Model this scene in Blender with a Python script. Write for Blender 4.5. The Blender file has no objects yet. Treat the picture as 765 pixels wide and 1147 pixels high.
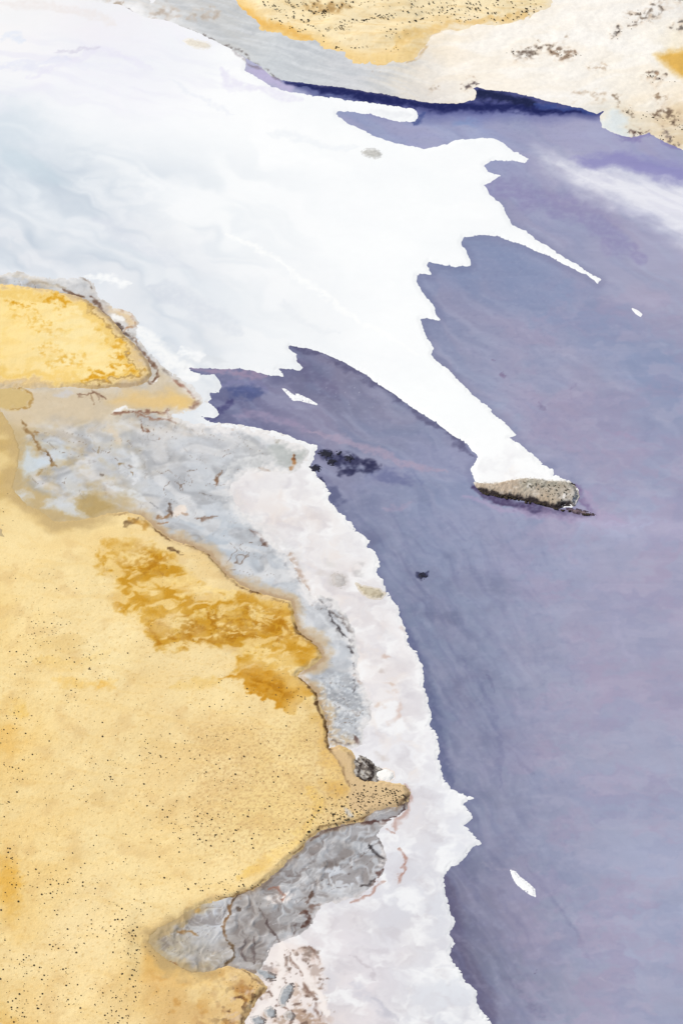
import bpy, bmesh, math, random
import numpy as np
from mathutils import Vector

random.seed(7)
RNG = np.random.default_rng(7)
S = bpy.context.scene
COL = S.collection

# ------------------------------------------------------------------ camera, sky, sun, exposure
W, H = 765.0, 1147.0                       # photo frame in which the shorelines were traced
CAM_Z, PITCH, VFOV = 500.0, math.radians(40.0), math.radians(35.0)
cam_d = bpy.data.cameras.new("camera")
cam = bpy.data.objects.new("camera", cam_d)
COL.objects.link(cam)
cam.location = (0, 0, CAM_Z)
cam.rotation_euler = (math.radians(90) - PITCH, 0, 0)
cam_d.sensor_fit = 'VERTICAL'
cam_d.angle_y = VFOV
cam_d.sensor_fit = 'VERTICAL'
cam_d.clip_start, cam_d.clip_end = 1.0, 100000.0
S.camera = cam

SUN_EL, SUN_AZ = math.radians(46), math.radians(-62)      # azimuth from +Y (away from camera), negative = left
wd = bpy.data.worlds.new("World")
S.world = wd
wd.use_nodes = True
nt = wd.node_tree
sky = nt.nodes.new("ShaderNodeTexSky")
sky.sky_type = 'NISHITA'
sky.sun_disc = False
sky.sun_elevation = SUN_EL
sky.sun_rotation = SUN_AZ
nt.links.new(sky.outputs[0], nt.nodes["Background"].inputs[0])
nt.nodes["Background"].inputs[1].default_value = 0.10
sd = bpy.data.lights.new("sun", 'SUN')
sd.energy, sd.angle, sd.color = 4.4, math.radians(0.5), (1.0, 0.955, 0.90)
sun = bpy.data.objects.new("sun", sd)
COL.objects.link(sun)
sdir = Vector((math.sin(SUN_AZ) * math.cos(SUN_EL), math.cos(SUN_AZ) * math.cos(SUN_EL), math.sin(SUN_EL)))
sun.rotation_euler = sdir.to_track_quat('Z', 'Y').to_euler()
sun.location = sdir * 900
S.view_settings.view_transform = 'Standard'
S.view_settings.look = 'None'
S.view_settings.gamma = 1
S.view_settings.use_curve_mapping = False
S.view_settings.exposure = 0.05
LIGHT = np.array([1.28, 1.29, 1.375])       # how bright a white level surface comes out, per channel

# ------------------------------------------------------------------ helpers: ground mapping, noise, outlines
T = math.tan(VFOV / 2)
def ground(u, v, z=0.0):
    """photo frame position -> point of the level ground"""
    a = (np.asarray(u, float) - W / 2) / (H / 2) * T
    b = (H / 2 - np.asarray(v, float)) / (H / 2) * T
    dy = math.cos(PITCH) + b * math.sin(PITCH)
    dz = -math.sin(PITCH) + b * math.cos(PITCH)
    t = (z - CAM_Z) / dz
    return a * t, dy * t
def mpp(v):                                   # metres per traced unit, sideways
    b = (H / 2 - np.asarray(v, float)) / (H / 2) * T
    return CAM_Z / (math.sin(PITCH) - b * math.cos(PITCH)) * T / (H / 2)

PERM = RNG.permutation(256).astype(np.int64)
ANG = RNG.random(256) * 2 * np.pi
GX, GY = np.cos(ANG), np.sin(ANG)
def perlin(x, y, seed=0):
    x = np.asarray(x, float) + seed * 17.13
    y = np.asarray(y, float) + seed * 5.71
    xf, yf = np.floor(x), np.floor(y)
    xi, yi = xf.astype(np.int64), yf.astype(np.int64)
    dx, dy = x - xf, y - yf
    def g(i, j):
        h = PERM[(PERM[(xi + i) & 255] + yi + j) & 255]
        return GX[h] * (dx - i) + GY[h] * (dy - j)
    sx = dx * dx * dx * (dx * (dx * 6 - 15) + 10)
    sy = dy * dy * dy * (dy * (dy * 6 - 15) + 10)
    a, b, c, d = g(0, 0), g(1, 0), g(0, 1), g(1, 1)
    return (a + (b - a) * sx + ((c + (d - c) * sx) - (a + (b - a) * sx)) * sy) * 1.5
def fbm(x, y, o=4, seed=0, gain=0.5):
    r, a, s = 0, 1.0, 0.0
    for k in range(o):
        r = r + a * perlin(x, y, seed + k * 3)
        s += a
        a *= gain
        x, y = x * 1.8 + y * 0.9, -x * 0.9 + y * 1.8
    return r / s * 1.4
def ridge(x, y, o=3, seed=0):
    r, a, s = 0, 1.0, 0.0
    for k in range(o):
        r = r + a * (1 - np.minimum(1, np.abs(perlin(x, y, seed + k * 3)) * 3))
        s += a
        a *= 0.55
        x, y = x * 1.8 + y * 0.9, -x * 0.9 + y * 1.8
    return r / s
def sstep(a, b, x):
    t = np.clip((x - a) / (b - a), 0, 1)
    return t * t * (3 - 2 * t)
def inside_dist(pts, u, v, reach=60.0):
    """signed distance to a traced outline, positive inside"""
    P = np.asarray(pts, float)
    out = np.full(u.shape, -reach)
    lo, hi = P.min(0) - reach, P.max(0) + reach
    m = (u > lo[0]) & (u < hi[0]) & (v > lo[1]) & (v < hi[1])
    x, y = u[m], v[m]
    d2 = np.full(x.shape, 1e12)
    ins = np.zeros(x.shape, bool)
    for (ax, ay), (bx, by) in zip(P, np.roll(P, -1, 0)):
        ex, ey = bx - ax, by - ay
        L = ex * ex + ey * ey
        if L < 1e-9: continue
        t = np.clip(((x - ax) * ex + (y - ay) * ey) / L, 0, 1)
        d2 = np.minimum(d2, (x - ax - t * ex) ** 2 + (y - ay - t * ey) ** 2)
        if ay != by:
            c = (ay > y) != (by > y)
            ins ^= c & (x < ex * (y - ay) / (by - ay) + ax)
    d = np.sqrt(d2)
    out[m] = np.maximum(np.where(ins, d, -d), -reach)
    return out
def line_dist(pts, u, v, reach):
    P = np.asarray(pts, float)
    lo, hi = P.min(0) - reach, P.max(0) + reach
    m = np.nonzero((u > lo[0]) & (u < hi[0]) & (v > lo[1]) & (v < hi[1]))[0]
    x, y = u[m], v[m]
    d2 = np.full(x.shape, 1e12)
    tt = np.zeros(x.shape)
    n = len(P) - 1
    for i in range(n):
        (ax, ay), (bx, by) = P[i], P[i + 1]
        ex, ey = bx - ax, by - ay
        t = np.clip(((x - ax) * ex + (y - ay) * ey) / max(ex * ex + ey * ey, 1e-9), 0, 1)
        q = (x - ax - t * ex) ** 2 + (y - ay - t * ey) ** 2
        k = q < d2
        d2[k] = q[k]
        tt[k] = (i + t[k]) / n
    return m, np.sqrt(d2), tt

class Pigment:
    """lays mineral colours down on a set of ground points"""
    def __init__(s, u, v, base, amp=(4.0, 1.6)):
        s.u, s.v = u, v
        s.x, s.y = ground(u, v)
        s.n1 = fbm(u / 26, v / 17, 4, 11), fbm(u / 26, v / 17, 4, 23)
        s.n2 = fbm(u / 7, v / 5, 3, 31), fbm(u / 7, v / 5, 3, 43)
        s.amp = amp
        s.wu = u + amp[0] * 2 * s.n1[0] + amp[1] * 2 * s.n2[0]
        s.wv = v + amp[0] * 2 * s.n1[1] + amp[1] * 2 * s.n2[1]
        s.c = np.tile(np.array(base, float) / 255, (len(u), 1))
    def mix(s, col, a, m=None):
        col = np.array(col, float) / 255
        if m is None:
            s.c += (col - s.c) * np.clip(a, 0, 1)[:, None]
        else:
            s.c[m] += (col - s.c[m]) * np.clip(a, 0, 1)[:, None]
    def ctrl(s, pts, sigma, keep=0.02):
        A = np.array(pts, float)
        wsum = np.full(len(s.u), keep)
        acc = s.c * keep
        for r in A:
            w = np.exp(-((s.wu - r[0]) ** 2 + (s.wv - r[1]) ** 2) / (2 * sigma ** 2))
            wsum += w
            acc += w[:, None] * (r[2:5] / 255)
        s.c = acc / wsum[:, None]
    def blob(s, u, v, ru, rv, col, a=1.0, rot=0.0, soft=0.6, rough=0.25):
        R = max(ru, rv) * 1.8
        m = np.nonzero((np.abs(s.u - u) < R) & (np.abs(s.v - v) < R))[0]
        c, q = math.cos(math.radians(rot)), math.sin(math.radians(rot))
        du, dv = s.wu[m] - u, s.wv[m] - v
        d = np.hypot((du * c + dv * q) / ru, (-du * q + dv * c) / rv) + rough * s.n2[0][m]
        s.mix(col, a * (1 - sstep(1 - soft, 1 + soft * 0.6, d)), m)
    def poly(s, pts, col, feather=3.0, a=1.0, thr=None, warp=0.7):
        d = inside_dist(pts, s.u + (s.wu - s.u) * warp, s.v + (s.wv - s.v) * warp, feather * 3 + 6)
        k = sstep(-feather, feather, d) * a
        if thr is not None: k = k * thr
        s.mix(col, k)
    def line(s, pts, w, col, a=1.0, brk=0.35, warp=0.55, soft=0.6):
        m, d, t = line_dist(pts, s.u + (s.wu - s.u) * warp, s.v + (s.wv - s.v) * warp, w * 3 + 14)
        ww = w * (0.30 + 0.55 * np.clip(0.5 + s.n1[0][m], 0, 1.4) + 0.75 * min(1.0, 2.5 / w) * np.clip(0.45 + 1.3 * s.n2[0][m], 0, 1.5) + 0.3 * (1 - min(1.0, 2.5 / w))) * (0.35 + 0.65 * np.minimum(1, np.minimum(t, 1 - t) * 8))
        k = 1 - sstep(ww * (1 - soft), ww * (1 + soft), d)
        k = k * np.clip(1.12 - brk * 0.75 + brk * 2.0 * s.n2[1][m], 0, 1)
        s.mix(col, a * k, m)
    def streak(s, col, a, ang, la, lb, thr=0.1, soft=0.3, seed=0, mask=1.0, o=4):
        c, q = math.cos(math.radians(ang)), math.sin(math.radians(ang))
        if not hasattr(s, 'lw'):
            s.lw = fbm(s.u / 75, s.v / 55, 2, 311), fbm(s.u / 75, s.v / 55, 2, 317), fbm(s.u / 24, s.v / 18, 2, 319)
        k = 3 + lb * 0.6
        x, y = s.u + k * s.lw[0] + 0.12 * lb * s.lw[2], s.v + k * s.lw[1] - 0.12 * lb * s.lw[2]
        p = (x * c + y * q) / la
        r = (-x * q + y * c) / lb
        s.mix(col, a * sstep(thr - soft, thr + soft, fbm(p, r, o, seed)) * mask)
    def cloud(s, col, a, su, sv, thr=0.1, soft=0.4, seed=0, mask=1.0, o=4):
        s.mix(col, a * sstep(thr - soft, thr + soft, fbm(s.u / su + 0.4 * s.n1[0], s.v / sv + 0.4 * s.n1[1], o, seed, 0.55)) * mask)
    def veil(s, col, a, sx, thr=0.1, soft=0.3, seed=0, mask=1.0, o=5):           # blotches even on the ground
        s.mix(col, a * sstep(thr - soft, thr + soft, fbm(s.x / sx, s.y / sx, o, seed)) * mask)
    def veins(s, col, a, sx, lo=0.75, hi=0.95, seed=0, mask=1.0):
        s.mix(col, a * sstep(lo, hi, ridge(s.x / sx + s.n1[0] * 0.5, s.y / (sx * 1.3) + s.n1[1] * 0.5, 3, seed)) * mask)
    def toward(s, col, a):
        s.mix(col, np.full(len(s.u), a))
    def grey(s, a):
        l = (s.c @ np.array([0.3, 0.55, 0.15]))[:, None]
        s.c += (l - s.c) * a
    def terrace(s, f, tones, a, line, la, gate_seed, mask=1.0, lw=0.07):
        lev = np.floor(f).astype(int); fr = f - lev
        t = np.array(tones, float) / 255
        c0, c1 = t[lev % len(t)], t[(lev - 1) % len(t)]
        c = c1 + (c0 - c1) * sstep(0.0, 0.25, fr)[:, None]
        k = np.broadcast_to(a * mask, fr.shape)[:, None]
        s.c += (c - s.c) * k
        gate = sstep(-0.05, 0.25, fbm(s.u / 22, s.v / 14, 3, gate_seed)) * mask
        s.mix((234, 234, 236), la * 0.7 * gate * sstep(lw, lw * 1.6, fr) * sstep(lw * 4.5, lw * 2, fr))
        s.mix(line, la * gate * sstep(lw * 1.3, lw * 0.4, np.minimum(fr, 1 - fr) + 0.03 * np.abs(s.n2[0])))
    def marble(s, col, a, sx, lo=0.7, hi=0.92, seed=0, mask=1.0, swirl=1.3, ang=25, asp=2.2):
        c, q = math.cos(math.radians(ang)), math.sin(math.radians(ang))
        x = (s.u * c + s.v * q) / (sx * asp); y = (-s.u * q + s.v * c) / sx
        wx, wy = fbm(x * 0.9, y * 0.6, 3, seed + 40), fbm(x * 0.9, y * 0.6, 3, seed + 47)
        r = 1 - np.minimum(1, np.abs(perlin(x + swirl * wx, y + swirl * wy, seed)) * 4)
        gate = sstep(-0.15, 0.25, fbm(x * 0.7, y * 0.7, 2, seed + 53))
        s.mix(col, a * sstep(lo, hi, r) * gate * mask)
    def albedo(s):
        c = np.clip(s.c, 0, 1)
        lin = np.where(c <= 0.04045, c / 12.92, ((c + 0.055) / 1.055) ** 2.4)
        return np.clip(lin / LIGHT, 0.003, 0.88)

# ------------------------------------------------------------------ materials
def mat(name, rough=0.9, bump=0.3, bscale=0.6, bdist=0.25, var=0.12, vscale=0.25, spec=0.2, flat=None, fine=3.0, stretch=None):
    m = bpy.data.materials.new(name)
    m.use_nodes = True
    n, l = m.node_tree.nodes, m.node_tree.links
    b = n["Principled BSDF"]
    b.inputs["Roughness"].default_value = rough
    b.inputs["Specular IOR Level"].default_value = spec
    tc = n.new("ShaderNodeTexCoord")
    src = tc.outputs["Object"]
    if stretch:
        mp = n.new("ShaderNodeMapping")
        mp.inputs["Rotation"].default_value = (0, 0, math.radians(stretch[0]))
        mp.inputs["Scale"].default_value = (stretch[1], stretch[2], 1)
        l.new(src, mp.inputs[0])
        src = mp.outputs[0]
    if flat is None:
        at = n.new("ShaderNodeVertexColor")
        at.layer_name = "pigment"
        col = at.outputs[0]
    else:
        rgb = n.new("ShaderNodeRGB")
        rgb.outputs[0].default_value = (*flat, 1)
        col = rgb.outputs[0]
    n1 = n.new("ShaderNodeTexNoise")
    n1.inputs["Scale"].default_value = vscale
    n1.inputs["Detail"].default_value = 8
    n1.inputs["Roughness"].default_value = 0.68
    n1.inputs["Distortion"].default_value = 0.6
    l.new(src, n1.inputs["Vector"])
    mr = n.new("ShaderNodeMapRange")
    mr.inputs[1].default_value, mr.inputs[2].default_value = 0.25, 0.75
    mr.inputs[3].default_value, mr.inputs[4].default_value = 1 - var, 1 + var
    l.new(n1.outputs[0], mr.inputs[0])
    mx = n.new("ShaderNodeVectorMath")
    mx.operation = 'SCALE'
    l.new(col, mx.inputs[0])
    l.new(mr.outputs[0], mx.inputs["Scale"])
    l.new(mx.outputs[0], b.inputs["Base Color"])
    if bump > 0:
        n2 = n.new("ShaderNodeTexNoise")
        n2.inputs["Scale"].default_value = bscale
        n2.inputs["Detail"].default_value = 6
        n2.inputs["Roughness"].default_value = 0.6
        l.new(tc.outputs["Object"], n2.inputs["Vector"])
        bp = n.new("ShaderNodeBump")
        bp.inputs["Strength"].default_value = bump
        bp.inputs["Distance"].default_value = bdist
        l.new(n2.outputs[0], bp.inputs["Height"])
        l.new(bp.outputs[0], b.inputs["Normal"])
    return m

M_WATER = mat("brine water", rough=0.28, bump=0.02, bscale=1.5, bdist=0.03, var=0.055, vscale=0.06, spec=0.08, stretch=(-35, 0.35, 1.5))
M_SALT = mat("salt crust", rough=0.85, bump=0.06, bscale=0.5, bdist=0.15, var=0.012, vscale=0.12, spec=0.2)
M_MUD = mat("grey salt mud", rough=0.75, bump=0.22, bscale=0.45, bdist=0.4, var=0.045, vscale=0.3, spec=0.25)
M_SAND = mat("ochre sand", rough=0.95, bump=0.4, bscale=1.0, bdist=0.35, var=0.11, vscale=2.2, spec=0.1)
M_SHORE = mat("pale shore silt", rough=0.95, bump=0.4, bscale=0.2, bdist=0.7, var=0.07, vscale=0.2, spec=0.1)
M_GROUND = mat("desert ground", rough=0.95, bump=0.3, bscale=0.02, bdist=3, var=0.25, vscale=0.004, spec=0.1, flat=(0.50, 0.41, 0.28))
M_SHRUB = mat("saltbush leaves", rough=0.9, bump=0, var=0.35, vscale=2.0, spec=0.1, flat=(0.068, 0.052, 0.034))
M_SHRUB_PALE = mat("grey saltbush leaves", rough=0.9, bump=0, var=0.35, vscale=2.0, spec=0.1, flat=(0.20, 0.19, 0.15))
M_STEM = mat("bush wood", rough=0.9, bump=0, var=0.3, vscale=3.0, spec=0.1, flat=(0.06, 0.045, 0.03))

# ------------------------------------------------------------------ outlines traced from the photo
SPIT = [(274,79),(290,88),(305,97),(322,103),(355,108),(388,112),(420,116),(442,119),(465,122),(468,130),(465,136),(448,137),(435,133),(415,128),
 (388,125),(377,125),(378,131),(398,142),(418,152),(432,157),(455,163),(475,167),(490,165),(510,157),(527,155),(540,155),(553,155),(563,160),(572,168),
 (592,178),(587,182),(570,180),(550,180),(542,185),(547,192),(560,197),(553,202),(542,207),(547,217),(563,231),(568,243),(573,252),(587,258),(607,273),
 (627,285),(650,300),(672,313),(670,319),(657,308),(637,298),(610,285),(583,273),(557,265),(537,263),(520,265),(515,272),(522,280),(525,290),(528,297),
 (510,299),(495,297),(480,293),(478,297),(483,308),(472,307),(466,308),(466,315),(472,327),(478,333),(487,345),(488,353),(492,358),(478,356),(471,357),
 (472,363),(477,377),(485,390),(483,397),(488,403),(502,415),(510,423),(530,443),(548,457),(555,467),(565,473),(573,482),(577,487),(570,490),(585,500),
 (597,510),(607,520),(617,525),(620,532),(637,538),(646,548),(646,558),(640,568),(620,567),(600,563),(580,558),(560,552),(540,548),(532,542),(530,535),
 (528,525),(533,518),(535,510),(523,498),(510,490),(488,473),(465,459),(442,442),(422,428),(398,413),(378,402),(362,395),(342,390),(325,387),(323,390),
 (332,397),(333,405),(340,412),(335,415),(315,412),(310,413),(317,418),(318,422),(302,420),(282,415),(268,413),(255,413),(243,413),(210,412),(218,417),
 (230,421),(240,420),(247,427),(248,433),(245,440),(235,440),(237,447),(233,450),(243,458),(246,464),(240,468),(230,466),(224,466),(230,470),(237,473),(247,475),
 (255,475),(272,477),(288,480),(308,483),(322,488),(342,495),(355,500),(353,507),(350,515),(347,522),(355,533),(365,543),(370,553),(367,560),(378,570),
 (387,580),(398,593),(415,607),(410,612),(420,617),(425,630),(422,640),(428,650),(432,660),(440,673),(447,683),(447,690),(452,702),(458,712),(457,725),
 (468,733),(473,750),(475,767),(478,780),(482,797),(482,813),(488,823),(492,837),(490,847),(495,863),(495,873),(505,883),(520,890),(530,894),(520,900),
 (522,908),(530,916),(520,925),(527,932),(537,945),(527,949),(523,957),(513,967),(505,970),(497,980),(497,992),(500,1005),(505,1024),(509,1033),(503,1047),
 (508,1057),(503,1072),(510,1080),(520,1097),(533,1110),(533,1120),(538,1134),(547,1140),(549,1150),(556,1178),(575,1210),(640,1420)]
SALT = [(-420,-160),(200,-160),(200,20),(235,40),(262,56),(276,66)] + SPIT + [(-420,1420)]
FAR_SHORE = [(-420,-160),(-420,-60),(-100,-30),(60,-4),(90,3),(133,7),(160,22),(187,25),(210,35),(233,43),(255,52),(275,62),(292,72),(305,83),(317,88),(335,90),(355,93),
 (388,97),(422,102),(455,108),(472,112),(488,113),(510,114),(530,110),(531,103),(527,98),(535,95),(545,98),(567,100),(590,105),(610,110),(633,115),(653,120),
 (668,125),(680,122),(674,131),(676,141),(690,148),(707,152),(727,147),(742,155),(765,166),(800,182),(860,200),(930,235),(1180,300),(1180,-160)]
DUNE = [(200,-160),(240,-60),(256,-15),(263,0),(275,13),(292,33),(322,42),(355,50),(378,62),(405,70),(432,73),(455,70),(472,60),(478,47),(485,38),(510,32),(543,30),
 (570,28),(587,22),(610,12),(618,3),(620,-12),(600,-50),(580,-160)]
LOBE = [(-420,300),(-100,316),(0,319),(20,320),(50,325),(77,330),(97,336),(112,346),(125,358),(140,376),(154,390),(166,405),(171,420),(165,428),(145,434),
 (110,436),(80,434),(40,436),(0,436),(-420,450)]
MUD_W = [(-420,285),(-60,305),(0,307),(20,305),(50,310),(75,314),(92,311),(106,318),(108,325),(112,334),(128,344),(146,348),(156,362),(152,376),(165,393),(180,408),
 (195,420),(210,430),(222,440),(229,450),(218,460),(190,466),(205,472),(240,478),(272,480),(305,487),(335,498),(346,505),(344,516),(336,524),(325,532),(300,527),
 (275,531),(258,545),(262,563),(285,585),(305,606),(322,622),(338,650),(350,668),(372,668),(388,690),(397,708),(402,735),(399,750),(407,767),(416,790),(416,803),
 (407,822),(405,836),(392,840),(370,845),(345,800),(320,740),(300,700),(150,640),(-420,640)]
MUD_S = [(160,1052),(176,1034),(197,1023),(211,1012),(233,1003),(255,998),(285,986),(305,974),(318,958),(334,946),(342,934),(356,926),(382,915),(405,908),(418,902),
 (438,898),(458,893),(456,906),(446,914),(434,922),(424,930),(425,940),(431,952),(433,965),(428,980),(415,995),(400,1006),(380,1012),(360,1014),(352,1030),(345,1041),
 (330,1050),(306,1058),(300,1072),(288,1090),(270,1094),(255,1092),(240,1096),(215,1096),(190,1082),(172,1068)]
SAND = [(-420,430),(-60,440),(0,458),(14,480),(22,505),(20,525),(14,548),(30,566),(50,576),(62,586),(85,584),(105,580),(120,577),(140,574),(158,578),(172,590),(190,604),
 (215,612),(235,622),(246,636),(258,648),(280,662),(310,670),(325,674),(330,690),(333,706),(345,716),(357,726),(362,737),(352,746),(336,754),(333,758),(345,767),
 (355,777),(358,790),(366,807),(367,827),(369,839),(382,836),(392,842),(398,852),(400,868),(408,874),(422,876),(440,878),(453,880),(458,888),(456,897),(445,905),(432,906),
 (416,911),(408,919),(382,925),(358,932),(345,940),(338,952),(322,965),(305,982),(285,997),(255,1008),(233,1012),(213,1020),(202,1029),(190,1035),(178,1041),(169,1049),
 (167,1057),(174,1066),(188,1077),(215,1091),(240,1088),(255,1082),(272,1086),(288,1094),(298,1107),(286,1122),(273,1143),(268,1200),(250,1420),(-420,1420)]

def teeth(u, v, a=1.5, seed=3):
    return a * 0.7 * fbm(u / 4.5, v / 3.6, 3, seed, 0.6) + a * 0.9 * fbm(u / 16, v / 12, 2, seed + 5) - a * 1.5 * ridge(u / 11, v / 8, 2, seed + 9) ** 3 + 0.3 * a
def h_salt(u, v):
    d = inside_dist(SALT, u, v) + teeth(u, v, 1.2 + 1.0 * sstep(480, 560, v))
    return d, np.clip(0.05 * d, -0.5, 0.22)
def h_far(u, v):
    d = inside_dist(FAR_SHORE, u, v) + teeth(u, v, 0.9, 8)
    return d, 0.1 + np.clip(0.05 * d, -0.6, 0.35) + sstep(4, 30, d) * 0.5 * fbm(u / 30, v / 14, 4, 61)
def h_dune(u, v):
    d = inside_dist(DUNE, u, v) + teeth(u, v, 1.2, 14)
    x, y = ground(u, v)
    return d, 0.45 + np.clip(0.09 * d, -0.9, 2.5) + sstep(0, 25, d) * (2.0 * fbm(x / 55, y / 40, 3, 71) + 0.15 * fbm(x / 9, y / 9, 3, 73))
def ledges_w(u, v):
    a, b = fbm(u / 60, v / 34, 3, 151), fbm(u / 60, v / 34, 3, 157)
    return 2.6 * fbm((u * 0.9 + v * 0.5) / 75 + 0.5 * a, (v * 0.9 - u * 0.45) / 36 + 0.5 * b, 3, 161, 0.4) + 20
def ledges_s(u, v):
    a, b = fbm(u / 36, v / 26, 3, 151), fbm(u / 36, v / 26, 3, 157)
    return 4.6 * fbm((u * 0.9 - v * 0.5) / 40 + 0.7 * a, (v * 0.9 + u * 0.4) / 22 + 0.7 * b, 4, 163, 0.45) + 20
def h_mud(poly, ledges, crumple=0.0):
    def f(u, v):
        led = ledges(u, v)
        d = inside_dist(poly, u, v) + teeth(u, v, 2.2, 21)
        x, y = ground(u, v)
        return d, 0.2 + np.clip(0.05 * d, -0.55, 0.2) + sstep(2, 16, d) * np.maximum(-0.12, (0.16 * (np.floor(led) - 20 + sstep(0.0, 0.2, led - np.floor(led))) * 0.35) + 0.08 * fbm(x / 16, y / 22, 3, 81) + crumple * (ridge(x / 13 + 0.6 * fbm(x / 9, y / 9, 2, 5), y / 17, 3, 87) - 0.35) + 0.03 * fbm(x / 3, y / 3, 3, 83))
    return f
def h_sand(poly):
    def f(u, v):
        d = inside_dist(poly, u, v) + teeth(u, v, 1.2, 25)
        x, y = ground(u, v)
        low = np.maximum(sstep(150, 90, u) * sstep(640, 600, v) * sstep(430, 450, v), sstep(265, 215, u) * sstep(140, 160, u) * sstep(1005, 1030, v) * sstep(1110, 1090, v))
        return d, 0.42 + np.clip(0.14 * d, -0.9, 0.7 - 0.6 * low) + (1 - low) * sstep(0, 25, d) * (0.6 * fbm(x / 60, y / 50, 3, 91) + 0.07 * fbm(x / 4, y / 4, 3, 93))
    return f

# ------------------------------------------------------------------ sheets
def graded(lo, hi, step, a, b):
    mid = list(np.arange(lo, hi + step, step))
    left, d, p = [], step, lo
    while p > a:
        d *= 1.12; p -= d; left.append(p)
    right, d, p = [], step, mid[-1]
    while p < b:
        d *= 1.12; p += d; right.append(p)
    return np.array(left[::-1] + mid + right)
STEP = 1.05
GU = graded(-25, 790, STEP, -380, 1145)
GV = graded(-12, 1160, STEP, -135, 1390)
UU, VV = np.meshgrid(GU, GV)

def mesh_from_grid(name, UUg, VVg, hf, paint, material, margin=-7.0, parent=None, base=0.0, origin=None):
    shp = UUg.shape
    if hf is None:
        d = np.full(shp, 100.0); z = np.zeros(shp)
    else:
        d, z = hf(UUg.ravel(), VVg.ravel())
        d, z = d.reshape(shp), z.reshape(shp) + base
    k = d > margin
    fk = k[:-1, :-1] | k[1:, :-1] | k[:-1, 1:] | k[1:, 1:]
    idx = np.arange(shp[0] * shp[1]).reshape(shp)
    q = np.stack([idx[1:, :-1][fk], idx[1:, 1:][fk], idx[:-1, 1:][fk], idx[:-1, :-1][fk]], 1)
    used, inv = np.unique(q.ravel(), return_inverse=True)
    q = inv.reshape(q.shape)
    u, v, zz, dd = UUg.ravel()[used], VVg.ravel()[used], z.ravel()[used], d.ravel()[used]
    x, y = ground(u, v)
    ox, oy, oz = (0, 0, 0) if origin is None else (*[float(c) for c in ground(*origin)], base)
    me = bpy.data.meshes.new(name)
    me.vertices.add(len(u))
    me.vertices.foreach_set("co", np.stack([x - ox, y - oy, zz - oz], 1).astype(np.float32).ravel())
    me.loops.add(q.size)
    me.loops.foreach_set("vertex_index", q.astype(np.int32).ravel())
    me.polygons.add(len(q))
    me.polygons.foreach_set("loop_start", np.arange(0, q.size, 4, dtype=np.int32))
    me.polygons.foreach_set("use_smooth", np.ones(len(q), bool))
    me.update(calc_edges=True)
    col = paint(u, v, dd)
    at = me.color_attributes.new("pigment", 'FLOAT_COLOR', 'POINT')
    at.data.foreach_set("color", np.concatenate([col, np.ones((len(u), 1))], 1).astype(np.float32).ravel())
    me.materials.append(material)
    o = bpy.data.objects.new(name, me)
    o.location = (ox, oy, oz)
    COL.objects.link(o)
    if parent: o.parent = parent
    return o

# ---- base ground out to the horizon
bm = bmesh.new()
R_ = 30000.0
g = [bm.verts.new((x, y, -2.0)) for x, y in ((-R_, -R_), (R_, -R_), (R_, R_), (-R_, R_))]
bm.faces.new(g)
me = bpy.data.meshes.new("ground"); bm.to_mesh(me); bm.free()
me.materials.append(M_GROUND)
gr = bpy.data.objects.new("ground", me); COL.objects.link(gr); gr["kind"] = "structure"

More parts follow.
